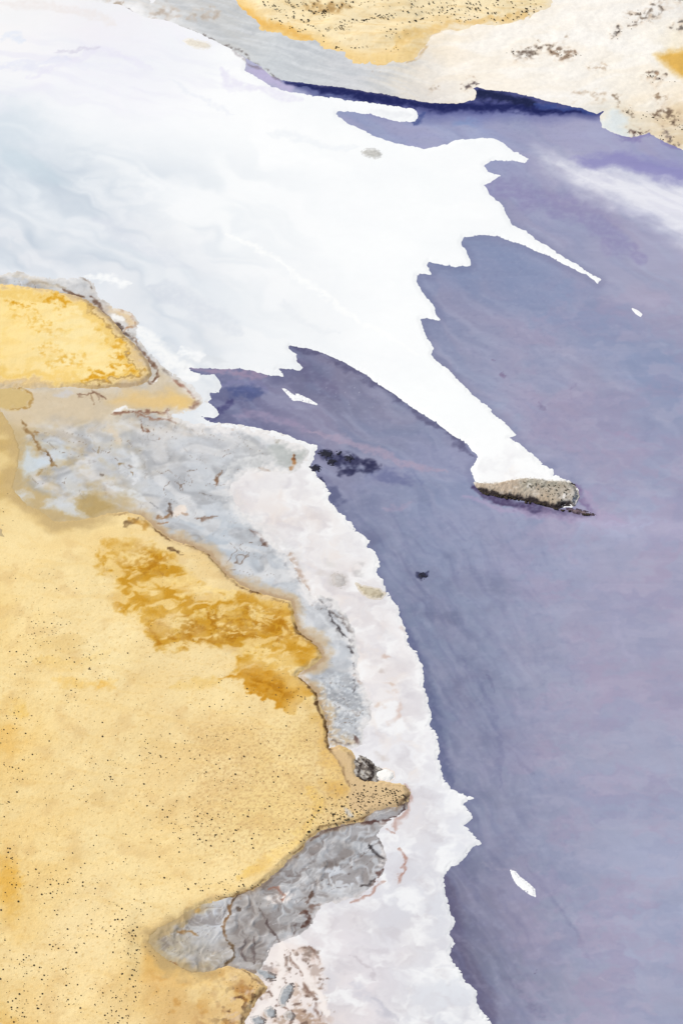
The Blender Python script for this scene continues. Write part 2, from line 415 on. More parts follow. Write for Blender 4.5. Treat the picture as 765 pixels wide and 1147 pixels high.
NAVY = (24, 26, 84)
def paint_water(u, v, d):
    p = Pigment(u, v, (150, 152, 182), (5, 0.6))
    p.ctrl([(285,84,205,196,226),(310,97,165,165,205),(400,140,148,152,198),(480,150,160,160,205),(560,140,140,150,200),(620,150,165,160,205),(700,165,160,154,200),
     (750,190,150,146,196),(640,190,172,168,205),(600,200,142,137,180),(570,225,146,142,184),(640,250,150,145,182),(680,290,165,155,190),(740,330,165,160,190),
     (760,280,168,160,196),(540,275,122,134,175),(600,310,122,130,172),(500,310,122,128,168),(540,340,126,128,168),(640,350,134,144,182),(700,370,146,150,184),
     (750,420,128,142,182),(520,380,138,138,172),(580,400,145,144,178),(640,430,150,142,176),(700,460,138,142,178),(560,440,150,155,188),(620,480,152,150,184),
     (690,500,152,148,184),(750,520,150,150,186),(340,400,94,90,124),(400,430,106,104,136),(460,470,108,108,140),(290,440,92,92,136),(258,450,82,82,128),
     (300,465,126,118,152),(350,480,122,118,152),(420,500,144,142,172),(500,510,122,130,172),(390,545,106,110,148),(450,540,130,138,174),(440,600,122,130,164),
     (500,590,135,142,180),(560,600,146,150,187),(640,600,158,158,194),(720,590,168,168,202),(750,650,162,158,192),(680,650,158,152,187),(600,660,146,150,184),
     (520,680,126,134,168),(480,700,108,116,150),(560,740,134,140,172),(640,740,154,152,182),(720,760,160,157,188),(500,800,104,112,146),(560,840,128,130,164),
     (640,850,154,153,184),(730,860,160,160,192),(540,920,116,120,152),(600,930,140,140,172),(680,930,152,154,187),(750,960,164,166,200),(530,1010,98,94,126),
     (580,1020,130,131,162),(650,1020,150,151,182),(720,1050,164,168,202),(550,1080,104,103,132),(600,1100,128,129,158),(660,1110,150,150,180),(730,1120,150,151,184),
     (515,1060,84,78,106)], 38)
    # sky sheen painted in to the right, then broad slanting films of differing brine
    p.mix((174, 178, 202), 0.16 * sstep(380, 640, u))
    far = sstep(640, 520, v)
    p.streak((166, 150, 180), 0.3 * far, 33, 150, 34, 0.1, 0.4, 5, 1.0, 3)
    p.streak((112, 130, 174), 0.2 * far, 36, 130, 26, 0.15, 0.4, 9, 1.0, 3)
    p.streak((176, 180, 210), 0.28 * far, 32, 90, 14, 0.2, 0.35, 13)
    p.streak((166, 154, 182), 0.26 * (1 - far), 62, 120, 40, 0.1, 0.4, 6, 1.0, 3)
    p.streak((134, 144, 178), 0.22 * (1 - far), 50, 110, 34, 0.15, 0.4, 10, 1.0, 3)
    p.streak((176, 178, 206), 0.12 * (1 - far), 56, 60, 12, 0.25, 0.35, 14)
    p.streak((96, 100, 138), 0.30, 58, 60, 12, 0.3, 0.25, 17, sstep(640, 480, u) * sstep(560, 640, v))
    near = sstep(700, 470, u) * sstep(520, 600, v)
    p.veins((172, 170, 196), 0.18, 34, 0.72, 0.97, 3, near)
    p.veil((92, 96, 132), 0.40, 18, 0.3, 0.3, 19, near)
    p.veil((160, 160, 190), 0.18, 9, 0.35, 0.3, 21)
    # lobes with their sharper tide lines
    p.poly([(466,310),(480,297),(520,262),(560,268),(610,290),(680,335),(770,410),(770,470),(700,420),(600,360),(540,320)], (124,136,178), 16, 0.55)
    p.poly([(580,500),(620,450),(650,405),(700,440),(730,500),(690,540)], (152,142,176), 5, 0.35)
    p.poly([(640,760),(632,700),(650,660),(700,640),(790,635),(790,820),(700,800)], (160,152,184), 5, 0.4)
    p.line([(400,545),(470,515),(530,515),(600,575)], 16, (146,146,184), 0.4, 0.2)
    p.toward((174, 177, 200), 0.15); p.grey(0.10); p.c += np.array([0.008, 0.016, 0.010])
    dw = inside_dist(SALT, u, v, 20)
    p.mix((104, 106, 142), 0.25 * sstep(-9, -1, dw + 4 * p.n1[0]) * sstep(200, 300, v))
    # salt-clouded wash, upper right
    p.poly([(600,170),(640,182),(690,190),(765,202),(830,215),(1000,260),(1000,380),(830,310),(765,270),(735,248),(700,232),(650,210),(618,190)], (231,231,241), 17, 1.0, 0.72 + 0.28 * sstep(-0.3, 0.15, fbm((u * 0.93 + v * 0.37) / 60, (v * 0.93 - u * 0.37) / 8, 4, 77)))
    p.poly([(632,188),(665,192),(700,200),(765,218),(860,250),(860,300),(765,258),(735,240),(690,222),(655,206)], (240,239,246), 11, 0.55)
    p.poly([(640,178),(690,170),(765,186),(800,200),(765,204),(700,190),(665,190)], (140,136,190), 5, 0.75)
    p.line([(505,208),(560,212),(640,232),(720,290)], 14, (140,132,176), 0.5)
    # dark tide line under the far shore
    nv = [(312,84),(335,86),(388,92),(455,104),(510,108),(526,95),(545,93),(600,104),(650,116),(684,118),(676,131),(643,130),(610,128),(577,124),(553,125),(530,127),(510,125),
          (482,128),(455,121),(422,119),(395,115),(365,110),(338,100)]
    p.poly([(a, b + (9 if b > 117 and a < 640 else 0)) for a, b in nv], (104, 108, 162), 9, 0.75, None, 0.3)
    p.poly(nv, (70, 72, 126), 4.5, 0.9, None, 0.25)
    p.line([(322,92),(365,101),(400,107),(440,113),(480,118),(530,120),(570,119),(610,123),(655,125)], 5.0, NAVY, 0.97, 0.0, 0.25)
    p.line([(350,97),(400,104),(455,112)], 4.0, NAVY, 0.8, 0.1, 0.3)
    p.line([(530,104),(545,106),(575,112),(600,116)], 6.5, (20,22,62), 0.95, 0.1, 0.3)
    p.line([(350,95),(400,101),(450,108),(480,112)], 2.2, (84,78,112), 0.6, 0.3, 0.5)
    p.line([(335,97),(372,109),(420,117)], 2.0, (120,128,172), 0.6, 0.3, 0.5)
    p.line([(600,117),(640,121),(672,125)], 3, (60,76,140), 0.8, 0.2, 0.6)
    p.line([(675,136),(700,152),(730,152),(770,170)], 4, (128,116,170), 0.6)
    p.blob(520,137,14,5,(120,150,200),0.4)
    p.line([(474,126),(466,140)], 3.5, (70,82,140), 0.8)
    # tip beside the salt
    p.poly([(274,76),(290,74),(310,86),(330,94),(322,101),(300,94),(283,86)], (196,186,220), 3, 0.85)
    p.line([(262,60),(292,76),(318,90)], 1.6, (120,104,110), 0.5)
    # left lobe: dark, with a round eye
    p.blob(275,437,17,10,(74,84,132),0.75)
    p.blob(275,437,8,5,(104,112,158),0.5)
    p.line([(246,432),(262,426),(290,427),(300,440)], 3, (140,138,178), 0.5)
    p.line([(262,466),(290,464),(312,470),(345,482)], 5, (166,150,178), 0.55)
    p.line([(212,414),(240,416),(275,418),(300,422)], 3.5, (160,142,168), 0.85)
    p.line([(236,468),(250,458),(262,448)], 5, (58,54,104), 0.6)
    p.line([(325,388),(365,397),(425,431),(470,463),(512,494),(530,512)], 4, (76,72,104), 0.55, 0.3)
    p.line([(330,402),(350,420),(380,445)], 9, (96,88,122), 0.35)
    # rosy line where the two arms meet
    p.line([(345,483),(385,492),(415,502),(450,518),(500,530)], 4, (176,160,182), 0.7, 0.3)
    p.line([(430,568),(450,570),(462,563)], 3, (170,156,180), 0.5, 0.4)
    # black algae ground
    for a in [(372,512,15,7),(395,518,14,9),(385,528,9,5),(412,522,9,6),(352,524,5,4),(362,538,7,5)]:
        p.blob(*a, (38,38,70), 0.8, 10, 0.7, 0.5)
    p.blob(440,535,26,9,(92,98,142),0.5,10)
    p.blob(373,557,14,8,(80,84,120),0.6,50)
    # under and around the islet
    p.line([(528,546),(560,560),(610,574),(660,577)], 5, (70,56,92), 0.85, 0.25)
    p.line([(520,556),(560,568),(610,578),(650,582),(700,590)], 3.5, (178,162,194), 0.6, 0.2)
    p.line([(642,542),(652,560),(668,578)], 5, (120,96,140), 0.7)
    p.line([(655,552),(670,575),(700,586)], 4, (186,164,196), 0.6)
    p.poly([(640,578),(690,582),(770,580),(840,590),(840,606),(760,602),(690,598),(650,588)], (188,190,218), 9, 0.7, None, 0.2)
    # edge of the near shore: purple-dark bed
    p.line([(497,985),(505,1035),(512,1075),(535,1110),(552,1150)], 15, (90,84,112), 0.6, 0.2)
    p.line([(447,690),(478,775),(493,845),(505,878)], 10, (92,98,134), 0.6, 0.3)
    # wind lines
    for q, w, c, a in [([(686,690),(700,730),(710,745)],2.5,(182,178,206),0.5),
        ([(520,740),(550,790),(560,830),(560,880)],3,(104,108,144),0.6),([(590,970),(625,1015),(650,1050),(662,1075)],2.2,(118,118,150),0.7),
        ([(600,972),(640,1022),(655,1050)],3,(176,170,192),0.5),([(530,1010),(537,1045)],2.5,(150,148,170),0.5),([(700,1105),(712,1122),(735,1136)],3,(176,172,192),0.6),
        ([(560,1090),(590,1118),(610,1140)],4,(100,98,128),0.6),([(670,1095),(676,1100)],2,(196,196,214),0.8),([(540,965),(560,975),(580,972)],1.5,(176,168,186),0.7),
        ([(590,740),(632,735),(645,775)],2,(136,138,166),0.5),([(545,755),(552,775)],1.5,(90,88,124),0.6),([(560,830),(580,850),(600,870)],2,(106,108,140),0.6),
        ([(520,390),(545,403),(565,425),(590,445),(610,455)],1.6,(174,172,200),0.5),([(640,450),(635,440),(645,428)],1.5,(128,116,150),0.6),
        ([(600,450),(612,457)],1.4,(90,76,110),0.8),([(550,403),(554,405)],1.5,(96,70,104),0.9),([(561,420),(566,423)],1.5,(96,66,104),0.9),
        ([(640,390),(670,400),(700,420),(725,450)],4,(168,174,204),0.45),([(680,530),(710,555),(765,565)],5,(168,164,196),0.4),
        ([(680,480),(740,500)],1.5,(170,140,172),0.6),([(715,495),(730,480),(720,460)],3,(134,134,166),0.5)]:
        p.line(q, w * 1.3, c, a * 0.5, 0.4)
    p.blob(473,645,4.5,2.6,(48,52,82),0.95,15)
    p.blob(600,1088,1.8,1.4,(70,66,90),0.9); p.blob(592,1086,1.5,1,(80,78,100),0.8)
    p.veil((228,228,236), 0.6, 2.2, 0.72, 0.1, 37, sstep(350,365,u) * sstep(430,405,u) * sstep(422,430,v) * sstep(462,452,v))
    p.cloud((168, 152, 180), 0.40, 90, 60, 0.12, 0.35, 401, sstep(520, 620, u) * sstep(290, 360, v)); p.cloud((140, 146, 178), 0.28, 70, 44, 0.15, 0.35, 403, sstep(520, 620, u) * sstep(290, 360, v)); p.cloud((184, 180, 202), 0.28, 60, 22, 0.2, 0.3, 405, sstep(540, 640, u) * sstep(290, 360, v))
    p.cloud((124, 118, 146), 0.2, 50, 40, 0.2, 0.35, 407, sstep(640, 520, u) * sstep(560, 640, v))
    # thin fine scum grain
    p.veil((182,182,208), 0.14, 3.2, 0.35, 0.3, 41, sstep(760, 560, u))
    p.veil((108,110,148), 0.13, 3.6, 0.4, 0.3, 43, sstep(760, 560, u))
    p.streak((170,168,194), 0.16, 52, 40, 8, 0.2, 0.3, 61, near); p.streak((100,104,142), 0.18, 56, 46, 9, 0.2, 0.3, 63, near)
    return p.albedo()
wa = mesh_from_grid("water", UU, VV, None, paint_water, M_WATER)
wa["kind"] = "structure"

def paint_salt(u, v, d):
    p = Pigment(u, v, (250, 251, 253), (5, 0.7))
    p.ctrl([(40,190,226,232,240),(15,182,206,218,229),(60,200,224,230,238),(100,215,234,238,243),(0,260,226,229,236),(100,270,226,229,237),(180,330,224,228,235),
     (210,345,216,220,229),(220,392,226,229,234),(150,318,232,234,239),(60,290,230,232,238),(300,300,246,247,250),(330,370,238,240,244),(300,395,240,242,246),(400,250,252,253,255),(100,120,253,253,254),
     (200,170,253,253,255),(40,50,248,247,252),(110,65,238,236,249),(150,80,244,243,250),(30,20,248,245,244),(110,25,244,240,242),(300,180,252,253,255),(450,240,251,252,254),(430,380,251,252,254),
     (250,240,249,250,252),(500,460,253,254,255),(580,520,254,254,255),(300,130,252,252,254),
     (400,620,238,237,240),(450,760,238,234,236),(420,740,240,232,230),(450,830,238,236,240),(480,900,234,234,240),(420,1000,224,221,227),(470,1000,227,228,235),
     (400,1100,228,222,228),(500,1130,226,228,235),(350,1120,236,226,223),(300,560,240,236,236),(340,590,242,236,234),(390,680,236,228,226),(440,700,240,238,242),(340,500,240,240,242)], 34)
    up = sstep(520, 400, v)
    p.streak((192, 203, 217), 0.8, 27, 150, 30, 0.08, 0.4, 5, up * sstep(420, 120, u) * sstep(140, 210, v), 3)
    p.streak((230, 228, 243), 0.45, 12, 90, 12, 0.2, 0.3, 7, sstep(150, 90, v) * sstep(30, 60, v) * sstep(330, 200, u))
    p.cloud((206, 215, 226), 0.6, 55, 18, 0.15, 0.4, 9, sstep(260, 60, u) * sstep(150, 180, v) * sstep(330, 250, v))
    p.streak((242, 245, 249), 0.4, 27, 260, 40, 0.1, 0.5, 11, up, 3)
    p.veil((238, 241, 246), 0.3, 60, 0.2, 0.5, 13, up, 3)
    p.poly([(0,178),(20,188),(50,203),(75,208),(60,190),(20,168),(0,160)], (196,212,224), 8, 0.5)
    p.line([(170,322),(205,335),(250,360),(270,375)], 12, (206,212,224), 0.55, 0.3)
    p.line([(110,245),(160,280),(210,300)], 9, (214,218,230), 0.4, 0.3)
    p.line([(35,85),(75,70),(112,55),(140,63),(170,80)], 4, (232,229,245), 0.55)
    p.line([(60,60),(100,55),(113,54)], 1.6, (214,210,226), 0.7)
    p.line([(0,40),(30,45)], 5, (226,232,246), 0.7); p.line([(0,75),(40,72),(80,66)], 4, (226,228,244), 0.6)
    p.line([(0,70),(90,72),(150,78)], 3, (238,238,248), 0.6)
    p.line([(0,5),(50,6),(110,18),(130,28)], 5, (238,230,228), 0.6)
    p.line([(190,90),(235,115),(262,130)], 2, (236,238,246), 0.8)
    p.line([(246,80),(262,95),(300,103),(340,112)], 6, (226,222,242), 0.8)
    p.line([(262,58),(285,70),(305,86),(316,90)], 1.6, (130,118,122), 0.65)
    p.line([(300,147),(330,155),(375,168),(400,165)], 5, (232,236,243), 0.7)
    p.line([(255,262),(310,290),(380,345),(470,398)], 3, (255,255,255), 0.8)
    p.line([(415,122),(440,128),(462,131)], 4, (226,228,234), 0.8)
    p.line([(318,335),(330,355),(360,372),(380,375)], 4, (224,228,235), 0.6)
    p.line([(200,405),(235,402),(255,407)], 3, (214,218,224), 0.6)
    p.line([(150,365),(170,385),(195,405),(222,425)], 9, (254,253,252), 0.8, 0.2)
    p.line([(95,309),(120,313),(145,318)], 5, (255,255,255), 0.8); p.line([(200,395),(230,400)], 5, (252,252,253), 0.8)
    # near band: faint rust and mauve stains
    nb = sstep(470, 560, v)
    p.cloud((216, 212, 218), 0.55, 50, 44, 0.1, 0.45, 23, nb)
    p.veil((222, 208, 204), 0.3, 30, 0.2, 0.5, 25, nb * sstep(0, 30, d) * sstep(520, 430, u))
    p.veil((210, 211, 220), 0.4, 30, 0.2, 0.5, 27, nb * sstep(840, 940, v))
    p.cloud((252, 252, 253), 0.7, 34, 28, 0.2, 0.4, 29, nb)
    p.cloud((204, 198, 204), 0.5, 26, 22, 0.35, 0.35, 31, nb * sstep(6, 24, d), 5); p.cloud((236, 222, 214), 0.35, 22, 26, 0.3, 0.3, 33, nb * sstep(10, 30, d) * sstep(960, 860, v), 5)
    for a in [(434,737,7,3,(206,180,168)),(438,772,7,3,(212,188,174)),(428,751,5,3,(206,194,190)),(443,797,4,12,(216,192,182)),(428,848,8,4,(214,204,200)),(455,702,5,3,(214,196,190)),
              (402,640,6,4,(200,196,196)),(380,650,10,6,(206,200,198)),(360,642,8,5,(216,208,206)),(372,632,8,4,(222,218,216)),(425,790,6,4,(222,202,190)),(355,1010,8,6,(222,208,204))]:
        p.blob(*a[:4], a[4], 0.75, 20, 0.8)
    rust = (168, 116, 98)
    for q, w, a in [([(449,950),(454,965),(450,980),(447,988)],2,0.7),([(454,880),(462,895),(452,915),(440,932)],2.4,0.5),([(430,930),(440,936)],2,0.6),
                    ([(430,985),(412,1003),(395,1012)],2,0.6),([(340,1068),(352,1080)],3,0.6),([(345,1060),(356,1075)],2,0.6)]:
        p.line(q, w, rust, a)
    p.line([(395,1100),(415,1120),(440,1142)], 6, (206,204,214), 0.6); p.line([(420,1120),(432,1132),(445,1147)], 3, (196,194,204), 0.6)
    p.line([(390,1070),(415,1085),(420,1100)], 2, (196,188,194), 0.6)
    # streambed of the delta at the bottom
    p.poly([(300,1062),(330,1050),(360,1075),(360,1100),(340,1160),(260,1160),(285,1125)], (243,232,228), 5, 0.8)
    for a in [(323,1075,6,12,(138,124,116)),(347,1070,10,7,(150,132,122)),(347,1108,7,10,(158,136,124)),(337,1138,15,9,(176,148,128)),(352,1150,16,8,(184,158,140)),(300,1086,9,6,(176,162,158)),(330,1110,5,8,(206,184,170)),(352,1088,6,8,(196,178,170)),(286,1112,8,8,(200,172,146)),(310,1146,10,4,(190,168,152))]:
        p.blob(*a[:4], a[4], 0.9, 30, 0.5, 0.9)
    dm = sstep(0, 8, inside_dist([(290,1096),(318,1056),(350,1056),(366,1085),(372,1120),(376,1160),(270,1160),(280,1130)], p.wu, p.wv, 30))
    p.veil((196, 168, 152), 0.45, 5, 0.22, 0.2, 91, dm); p.veil((112, 88, 76), 0.7, 2.6, 0.40, 0.12, 93, dm)
    for q in [[(314,1047),(314,1065),(318,1084),(309,1112),(300,1126),(281,1145)],[(318,1061),(337,1084),(356,1112),(367,1138)]]:
        p.line(q, 4.5, (247,238,234), 0.95, 0.1)
    for q in [[(320,1064),(332,1082),(340,1094)],[(346,1060),(358,1078)],[(296,1098),(286,1118),(274,1140)],[(341,1100),(352,1120),(360,1145)],[(312,1122),(322,1134)],[(318,1070),(326,1090)]]:
        p.line(q, 1.5, (130,100,86), 0.75, 0.5)
    # broken grey crust between mud and salt
    p.line([(245,540),(270,570),(300,596),(325,618),(340,640)], 8, (214,212,214), 0.5, 0.5)
    p.line([(240,515),(232,530),(230,545)], 3, (196,160,124), 0.4)
    p.line([(326,622),(334,640),(345,662)], 4, (176,146,124), 0.6, 0.6)
    # rim of the land a little dirty, waterline clean white
    p.mix((255, 255, 255), 0.5 * sstep(9, 1, d) * sstep(340, 520, v))
    p.mix((255, 255, 255), 0.35 * sstep(480, 380, v) * sstep(120, 330, u))
    return p.albedo()
so = mesh_from_grid("salt_flat", UU, VV, h_salt, paint_salt, M_SALT, -9)
so["kind"] = "structure"

def paint_far(u, v, d):
    p = Pigment(u, v, (249, 237, 218), (4, 1.0))
    p.ctrl([(270,40,206,207,208),(310,75,212,217,222),(400,90,212,213,218),(330,60,202,205,210),(200,15,212,211,211),(140,0,228,224,222),(240,30,200,200,200),(450,88,230,222,210),(480,102,230,223,217),
     (520,60,251,236,214),(600,60,250,236,216),(560,85,250,234,212),(640,30,250,241,230),(690,30,248,241,234),(740,20,228,226,226),(700,70,249,238,220),(740,115,242,218,184),(700,130,238,220,192),
     (690,137,222,231,235),(755,140,218,198,164),(620,90,247,240,230),(660,110,236,230,224),(560,20,250,238,222),(720,95,245,230,206),(765,60,250,225,170)], 22)
    p.streak((192, 196, 202), 0.5, 18, 60, 7, 0.1, 0.3, 5, sstep(500, 430, u))
    p.streak((224, 226, 230), 0.5, 14, 50, 5, 0.2, 0.3, 9, sstep(520, 430, u))
    p.streak((240, 222, 196), 0.4, -8, 70, 14, 0.15, 0.3, 7, sstep(430, 540, u))
    p.streak((253, 249, 244), 0.6, -6, 80, 16, 0.2, 0.3, 11, sstep(430, 540, u))
    p.line([(600,42),(650,40),(700,58),(740,50)], 9, (252,248,244), 0.8, 0.2)
    p.mix((254, 249, 243), 0.6 * sstep(460, 540, u) * sstep(128, 100, v))
    dark = (84, 76, 74)
    def scab(pts, w, col=dark, a=1.0): p.line(pts, w * 0.95, col, a, 1.0, 1.2); p.line(pts, w * 2.2, (206, 178, 150), 0.35, 0.8, 1.2)
    scab([(572,57),(590,60),(605,58),(620,55),(645,62)], 3.6); scab([(600,48),(612,52),(625,57)], 2.6); scab([(618,62),(635,64),(645,62)], 3, (130,110,96))
    scab([(685,42),(690,38),(688,40)], 3, (60,60,66)); scab([(703,30),(710,24),(716,15),(735,12),(745,13)], 3, (90,88,90)); scab([(730,3),(745,2),(765,3),(800,8)], 4, (84,86,92))
    scab([(715,10),(712,18)], 3, (84,80,80)); scab([(755,24),(765,22),(790,24)], 4, (80,82,88)); scab([(752,35),(765,33),(790,36)], 3.5, (80,82,88)); scab([(725,21),(735,22)], 2.5, (120,118,118))
    scab([(718,82),(728,86),(748,92)], 3.4); scab([(722,90),(734,88)], 2.6, (150,116,90)); scab([(740,106),(744,118)], 3.6, (136,116,96)); scab([(728,130),(742,132),(750,130),(765,142)], 4.5, (86,70,58))
    scab([(704,120),(708,128)], 3, (80,74,66)); scab([(690,115),(695,118)], 3, (130,118,104)); scab([(706,150),(718,150),(722,147)], 3, (60,40,46)); scab([(735,148),(745,152),(765,164)], 3.6, (92,84,88))
    scab([(660,75),(680,76)], 2, (180,160,140)); scab([(630,42),(636,46)], 2, (160,146,130)); scab([(640,109),(660,110),(684,112)], 1.6, (190,176,160), 0.6)
    scab([(416,78),(422,80)], 3, (120,104,92)); scab([(484,97),(488,103)], 2.4, (130,120,112)); scab([(518,97),(530,96)], 2.2, (60,56,70)); scab([(527,96),(533,97)], 2.4, (40,36,60))
    p.poly([(733,62),(750,56),(800,52),(840,80),(800,90),(765,87),(748,78)], (222,172,76), 6, 0.9)
    p.poly([(674,131),(684,124),(700,128),(708,138),(704,148),(690,148),(677,141)], (222,230,234), 6, 0.8, None, 1.8)
    p.line([(478,45),(485,38),(498,34)], 1.6, (190,150,96), 0.6, 0.5); p.line([(455,72),(470,64),(480,50)], 1.8, (196,160,110), 0.6, 0.5)
    p.line([(590,108),(620,108),(650,110)], 3, (252,248,244), 0.7)
    p.mix((248, 247, 249), 0.85 * sstep(16, 0, d + 12 * p.n1[0]) * sstep(250, 180, u))
    p.line([(90,3),(133,7),(160,22),(187,25),(220,38),(255,52),(275,62),(292,72),(305,83),(317,88)], 1.1, (96,84,80), 0.7, 0.9, 0.6)
    scab([(108,5),(125,6),(140,3)], 2, (180,172,166)); scab([(170,18),(185,14),(200,18)], 4, (178,172,170), 0.7); scab([(215,22),(230,18),(246,12)], 3, (186,182,180))
    return p.albedo()
fo = mesh_from_grid("shore", UU[:420], VV[:420], h_far, paint_far, M_SHORE, -7)
fo["kind"] = "structure"

def paint_dune(u, v, d):
    p = Pigment(u, v, (252, 228, 176), (4, 1.2))
    p.ctrl([(330,12,252,226,172),(400,30,252,230,184),(380,12,248,220,160),(460,20,250,228,180),(540,12,250,226,176),(590,8,248,220,160),(440,60,244,206,132),(470,45,246,212,146),(410,60,250,222,170),(350,0,250,226,170)], 22)
    p.toward((253, 238, 206), 0.55)
    edge = sstep(16, 2, d)
    p.mix((242, 200, 120), 0.65 * edge * sstep(520, 440, u) * (0.5 + 0.5 * sstep(0.6, 0.0, (u - 330) / 300)))
    p.mix((250, 234, 206), 0.85 * sstep(13, 1, d + 6 * p.n1[0]) * sstep(455, 500, u))
    p.line([(266,5),(285,22),(320,34),(350,44)], 5, (238,184,90), 0.8, 0.3)
    p.line([(440,55),(455,45),(470,38),(500,30)], 6, (240,196,116), 0.6, 0.3)
    p.line([(415,62),(440,62),(465,58)], 6, (244,208,136), 0.4)
    p.line([(500,27),(545,25),(590,18)], 3, (238,192,112), 0.6)
    for q in [[(340,10),(362,16),(385,10)],[(345,4),(360,10)],[(352,18),(375,14),(395,12)]]:
        p.line(q, 5, (176,136,80), 0.6, 0.6)
    p.streak((236, 200, 138), 0.4, 6, 50, 4, 0.25, 0.25, 5)
    p.veil((214, 176, 116), 0.25, 5, 0.35, 0.2, 9)
    return p.albedo()
du = mesh_from_grid("sand_dune", UU[:330], VV[:330], h_dune, paint_dune, M_SAND, -9)
du["kind"] = "structure"

BROWN, DBROWN = (138, 104, 72), (84, 60, 46)
def paint_mud_w(u, v, d):
    p = Pigment(u, v, (194, 196, 200), (4.5, 1.3))
    p.ctrl([(60,520,208,216,224),(40,500,204,206,206),(100,480,206,202,196),(150,480,204,202,198),(20,470,214,196,156),(10,500,218,184,114),(30,545,206,192,158),(120,560,186,172,150),(70,570,190,170,124),(90,545,190,180,168),
     (20,440,208,186,140),(60,450,218,208,194),(100,450,220,208,190),(140,450,218,196,158),(190,450,226,196,140),(180,470,196,186,180),(220,450,212,190,156),(160,440,222,208,186),
     (230,500,196,197,202),(200,520,190,191,196),(170,540,208,211,216),(250,530,204,207,212),(300,510,216,215,214),(330,510,194,196,190),(210,570,198,202,208),(230,600,188,196,206),(280,620,190,198,208),(300,590,202,205,210),
     (330,650,200,204,210),(340,690,206,208,214),(370,680,186,186,190),(385,730,186,190,198),(390,790,180,185,194),(345,740,200,204,212),(360,760,196,202,210),(400,830,188,190,196),(380,830,192,194,198),
     (20,312,210,208,206),(70,318,196,194,190),(110,340,208,188,168),(140,360,232,208,176),(160,400,200,190,176),(180,425,206,204,200),(205,435,196,190,184),(150,385,186,184,182)], 17)
    base = p.c.copy()
    sw = fbm(u / 50, v / 30, 2, 231), fbm(u / 50, v / 30, 2, 233)
    def band(col, a, su, sv, thr, soft, seed, mask=1.0):
        p.mix(col, a * sstep(thr - soft, thr + soft, fbm((u + v * .45) / su + sw[0], (v - u * .3) / sv + 0.6 * sw[1], 2, seed, 0.3)) * mask)
    band((168, 171, 178), 0.55, 60, 24, 0.1, 0.35, 221); band((214, 218, 225), 0.6, 55, 20, 0.12, 0.3, 223)
    band((190, 172, 150), 0.55, 50, 26, 0.1, 0.3, 225, sstep(240, 110, u)); band((150, 150, 154), 0.5, 44, 24, 0.22, 0.25, 227, sstep(3, 12, d)); band((232, 230, 230), 0.6, 40, 20, 0.25, 0.25, 229)
    p.veil((166, 166, 170), 0.35, 9, 0.25, 0.25, 235); p.veil((220, 222, 227), 0.4, 7, 0.28, 0.22, 237)
    p.terrace(ledges_w(u, v), [(190,192,197),(198,200,206),(192,190,190)], 0.10, (120,104,94), 0.22, 171, sstep(3, 14, d) * (0.35 + 0.65 * sstep(40, 130, u)), 0.04)
    p.marble((226, 227, 230), 0.12, 26, 0.5, 0.97, 5, 1.0, 0.7, 25, 2.6); p.marble((120, 96, 78), 0.7, 22, 0.93, 0.985, 7, sstep(2, 10, d), 0.9, 30, 2.2)
    ds = inside_dist(SAND, u, v, 30)
    p.mix((204, 180, 146), 0.85 * sstep(-15, -3, ds + 9 * p.n1[0] + 3 * p.n2[0]) * sstep(480, 540, v) * sstep(130, 170, u))
    p.mix((198, 172, 122), 0.9 * sstep(-34, -3, ds + 22 * p.n1[0] + 4 * p.n2[0]) * sstep(180, 120, u) * sstep(455, 480, v))
    p.mix((176, 142, 104), 0.6 * sstep(-5, -1, ds + 3 * p.n2[1]) * sstep(130, 170, u))
    p.mix((222, 206, 180), 0.55 * sstep(190, 60, u) * sstep(415, 440, v) * sstep(500, 455, v))
    # pools and tan tongues
    p.poly([(-60,436),(110,438),(160,430),(180,414),(200,424),(226,450),(208,464),(130,464),(110,474),(60,470),(30,480),(0,464),(-60,460)], (216,196,164), 7, 0.75)
    p.poly([(30,500),(42,508),(58,520),(40,530),(28,536),(25,520)], (206,216,226), 4, 0.85)
    p.poly([(10,552),(28,550),(40,556),(20,560)], (214,216,218), 3, 0.8)
    p.poly([(48,568),(62,560),(80,560),(95,572),(100,582),(85,580)], (212,216,222), 3, 0.8)
    p.poly([(85,560),(100,552),(118,558),(128,567),(112,577),(105,585),(90,574)], (184,156,98), 3, 0.8)
    p.poly([(0,432),(16,434),(34,442),(37,450),(28,456),(10,459),(0,456),(-40,450)], (212,182,116), 2, 0.85)
    p.line([(2,432),(16,434),(34,441),(37,450),(30,457),(12,458)], 1.6, (176,134,60), 0.8)
    p.poly([(150,440),(185,440),(212,446),(222,453),(205,461),(175,461),(150,457),(120,450)], (230,194,128), 7, 0.8)
    p.poly([(190,444),(212,448),(220,454),(205,458),(188,452)], (240,202,126), 5, 0.55)
    p.poly([(120,330),(135,340),(148,348),(154,362),(146,370),(138,358),(125,346)], (240,208,160), 3, 0.7)
    p.blob(133,359,7,4,(252,250,248),0.9,40); p.blob(175,425,6,3.4,(252,248,246),1,-10)
    p.blob(139,461,9,3,(248,248,250),0.9,8); p.blob(72,441,10,5,(208,204,204),0.8,10)
    p.blob(202,573,9,5,(244,228,214),0.8,-10)
    p.line([(120,475),(130,485),(136,498)], 3, (224,208,186), 0.7); p.line([(150,512),(156,526),(150,540)], 6, (232,233,236), 0.6)
    p.line([(120,545),(150,555),(165,562)], 4, (226,229,234), 0.7); p.line([(250,540),(262,520),(300,515),(340,500)], 5, (236,236,236), 0.6)
    p.line([(333,665),(355,690),(372,705),(380,725)], 3, (228,230,234), 0.6)
    # grey mud plates near the salt
    p.poly([(275,535),(295,520),(310,530),(318,550),(312,562),(295,556)], (182,184,184), 4, 0.7)
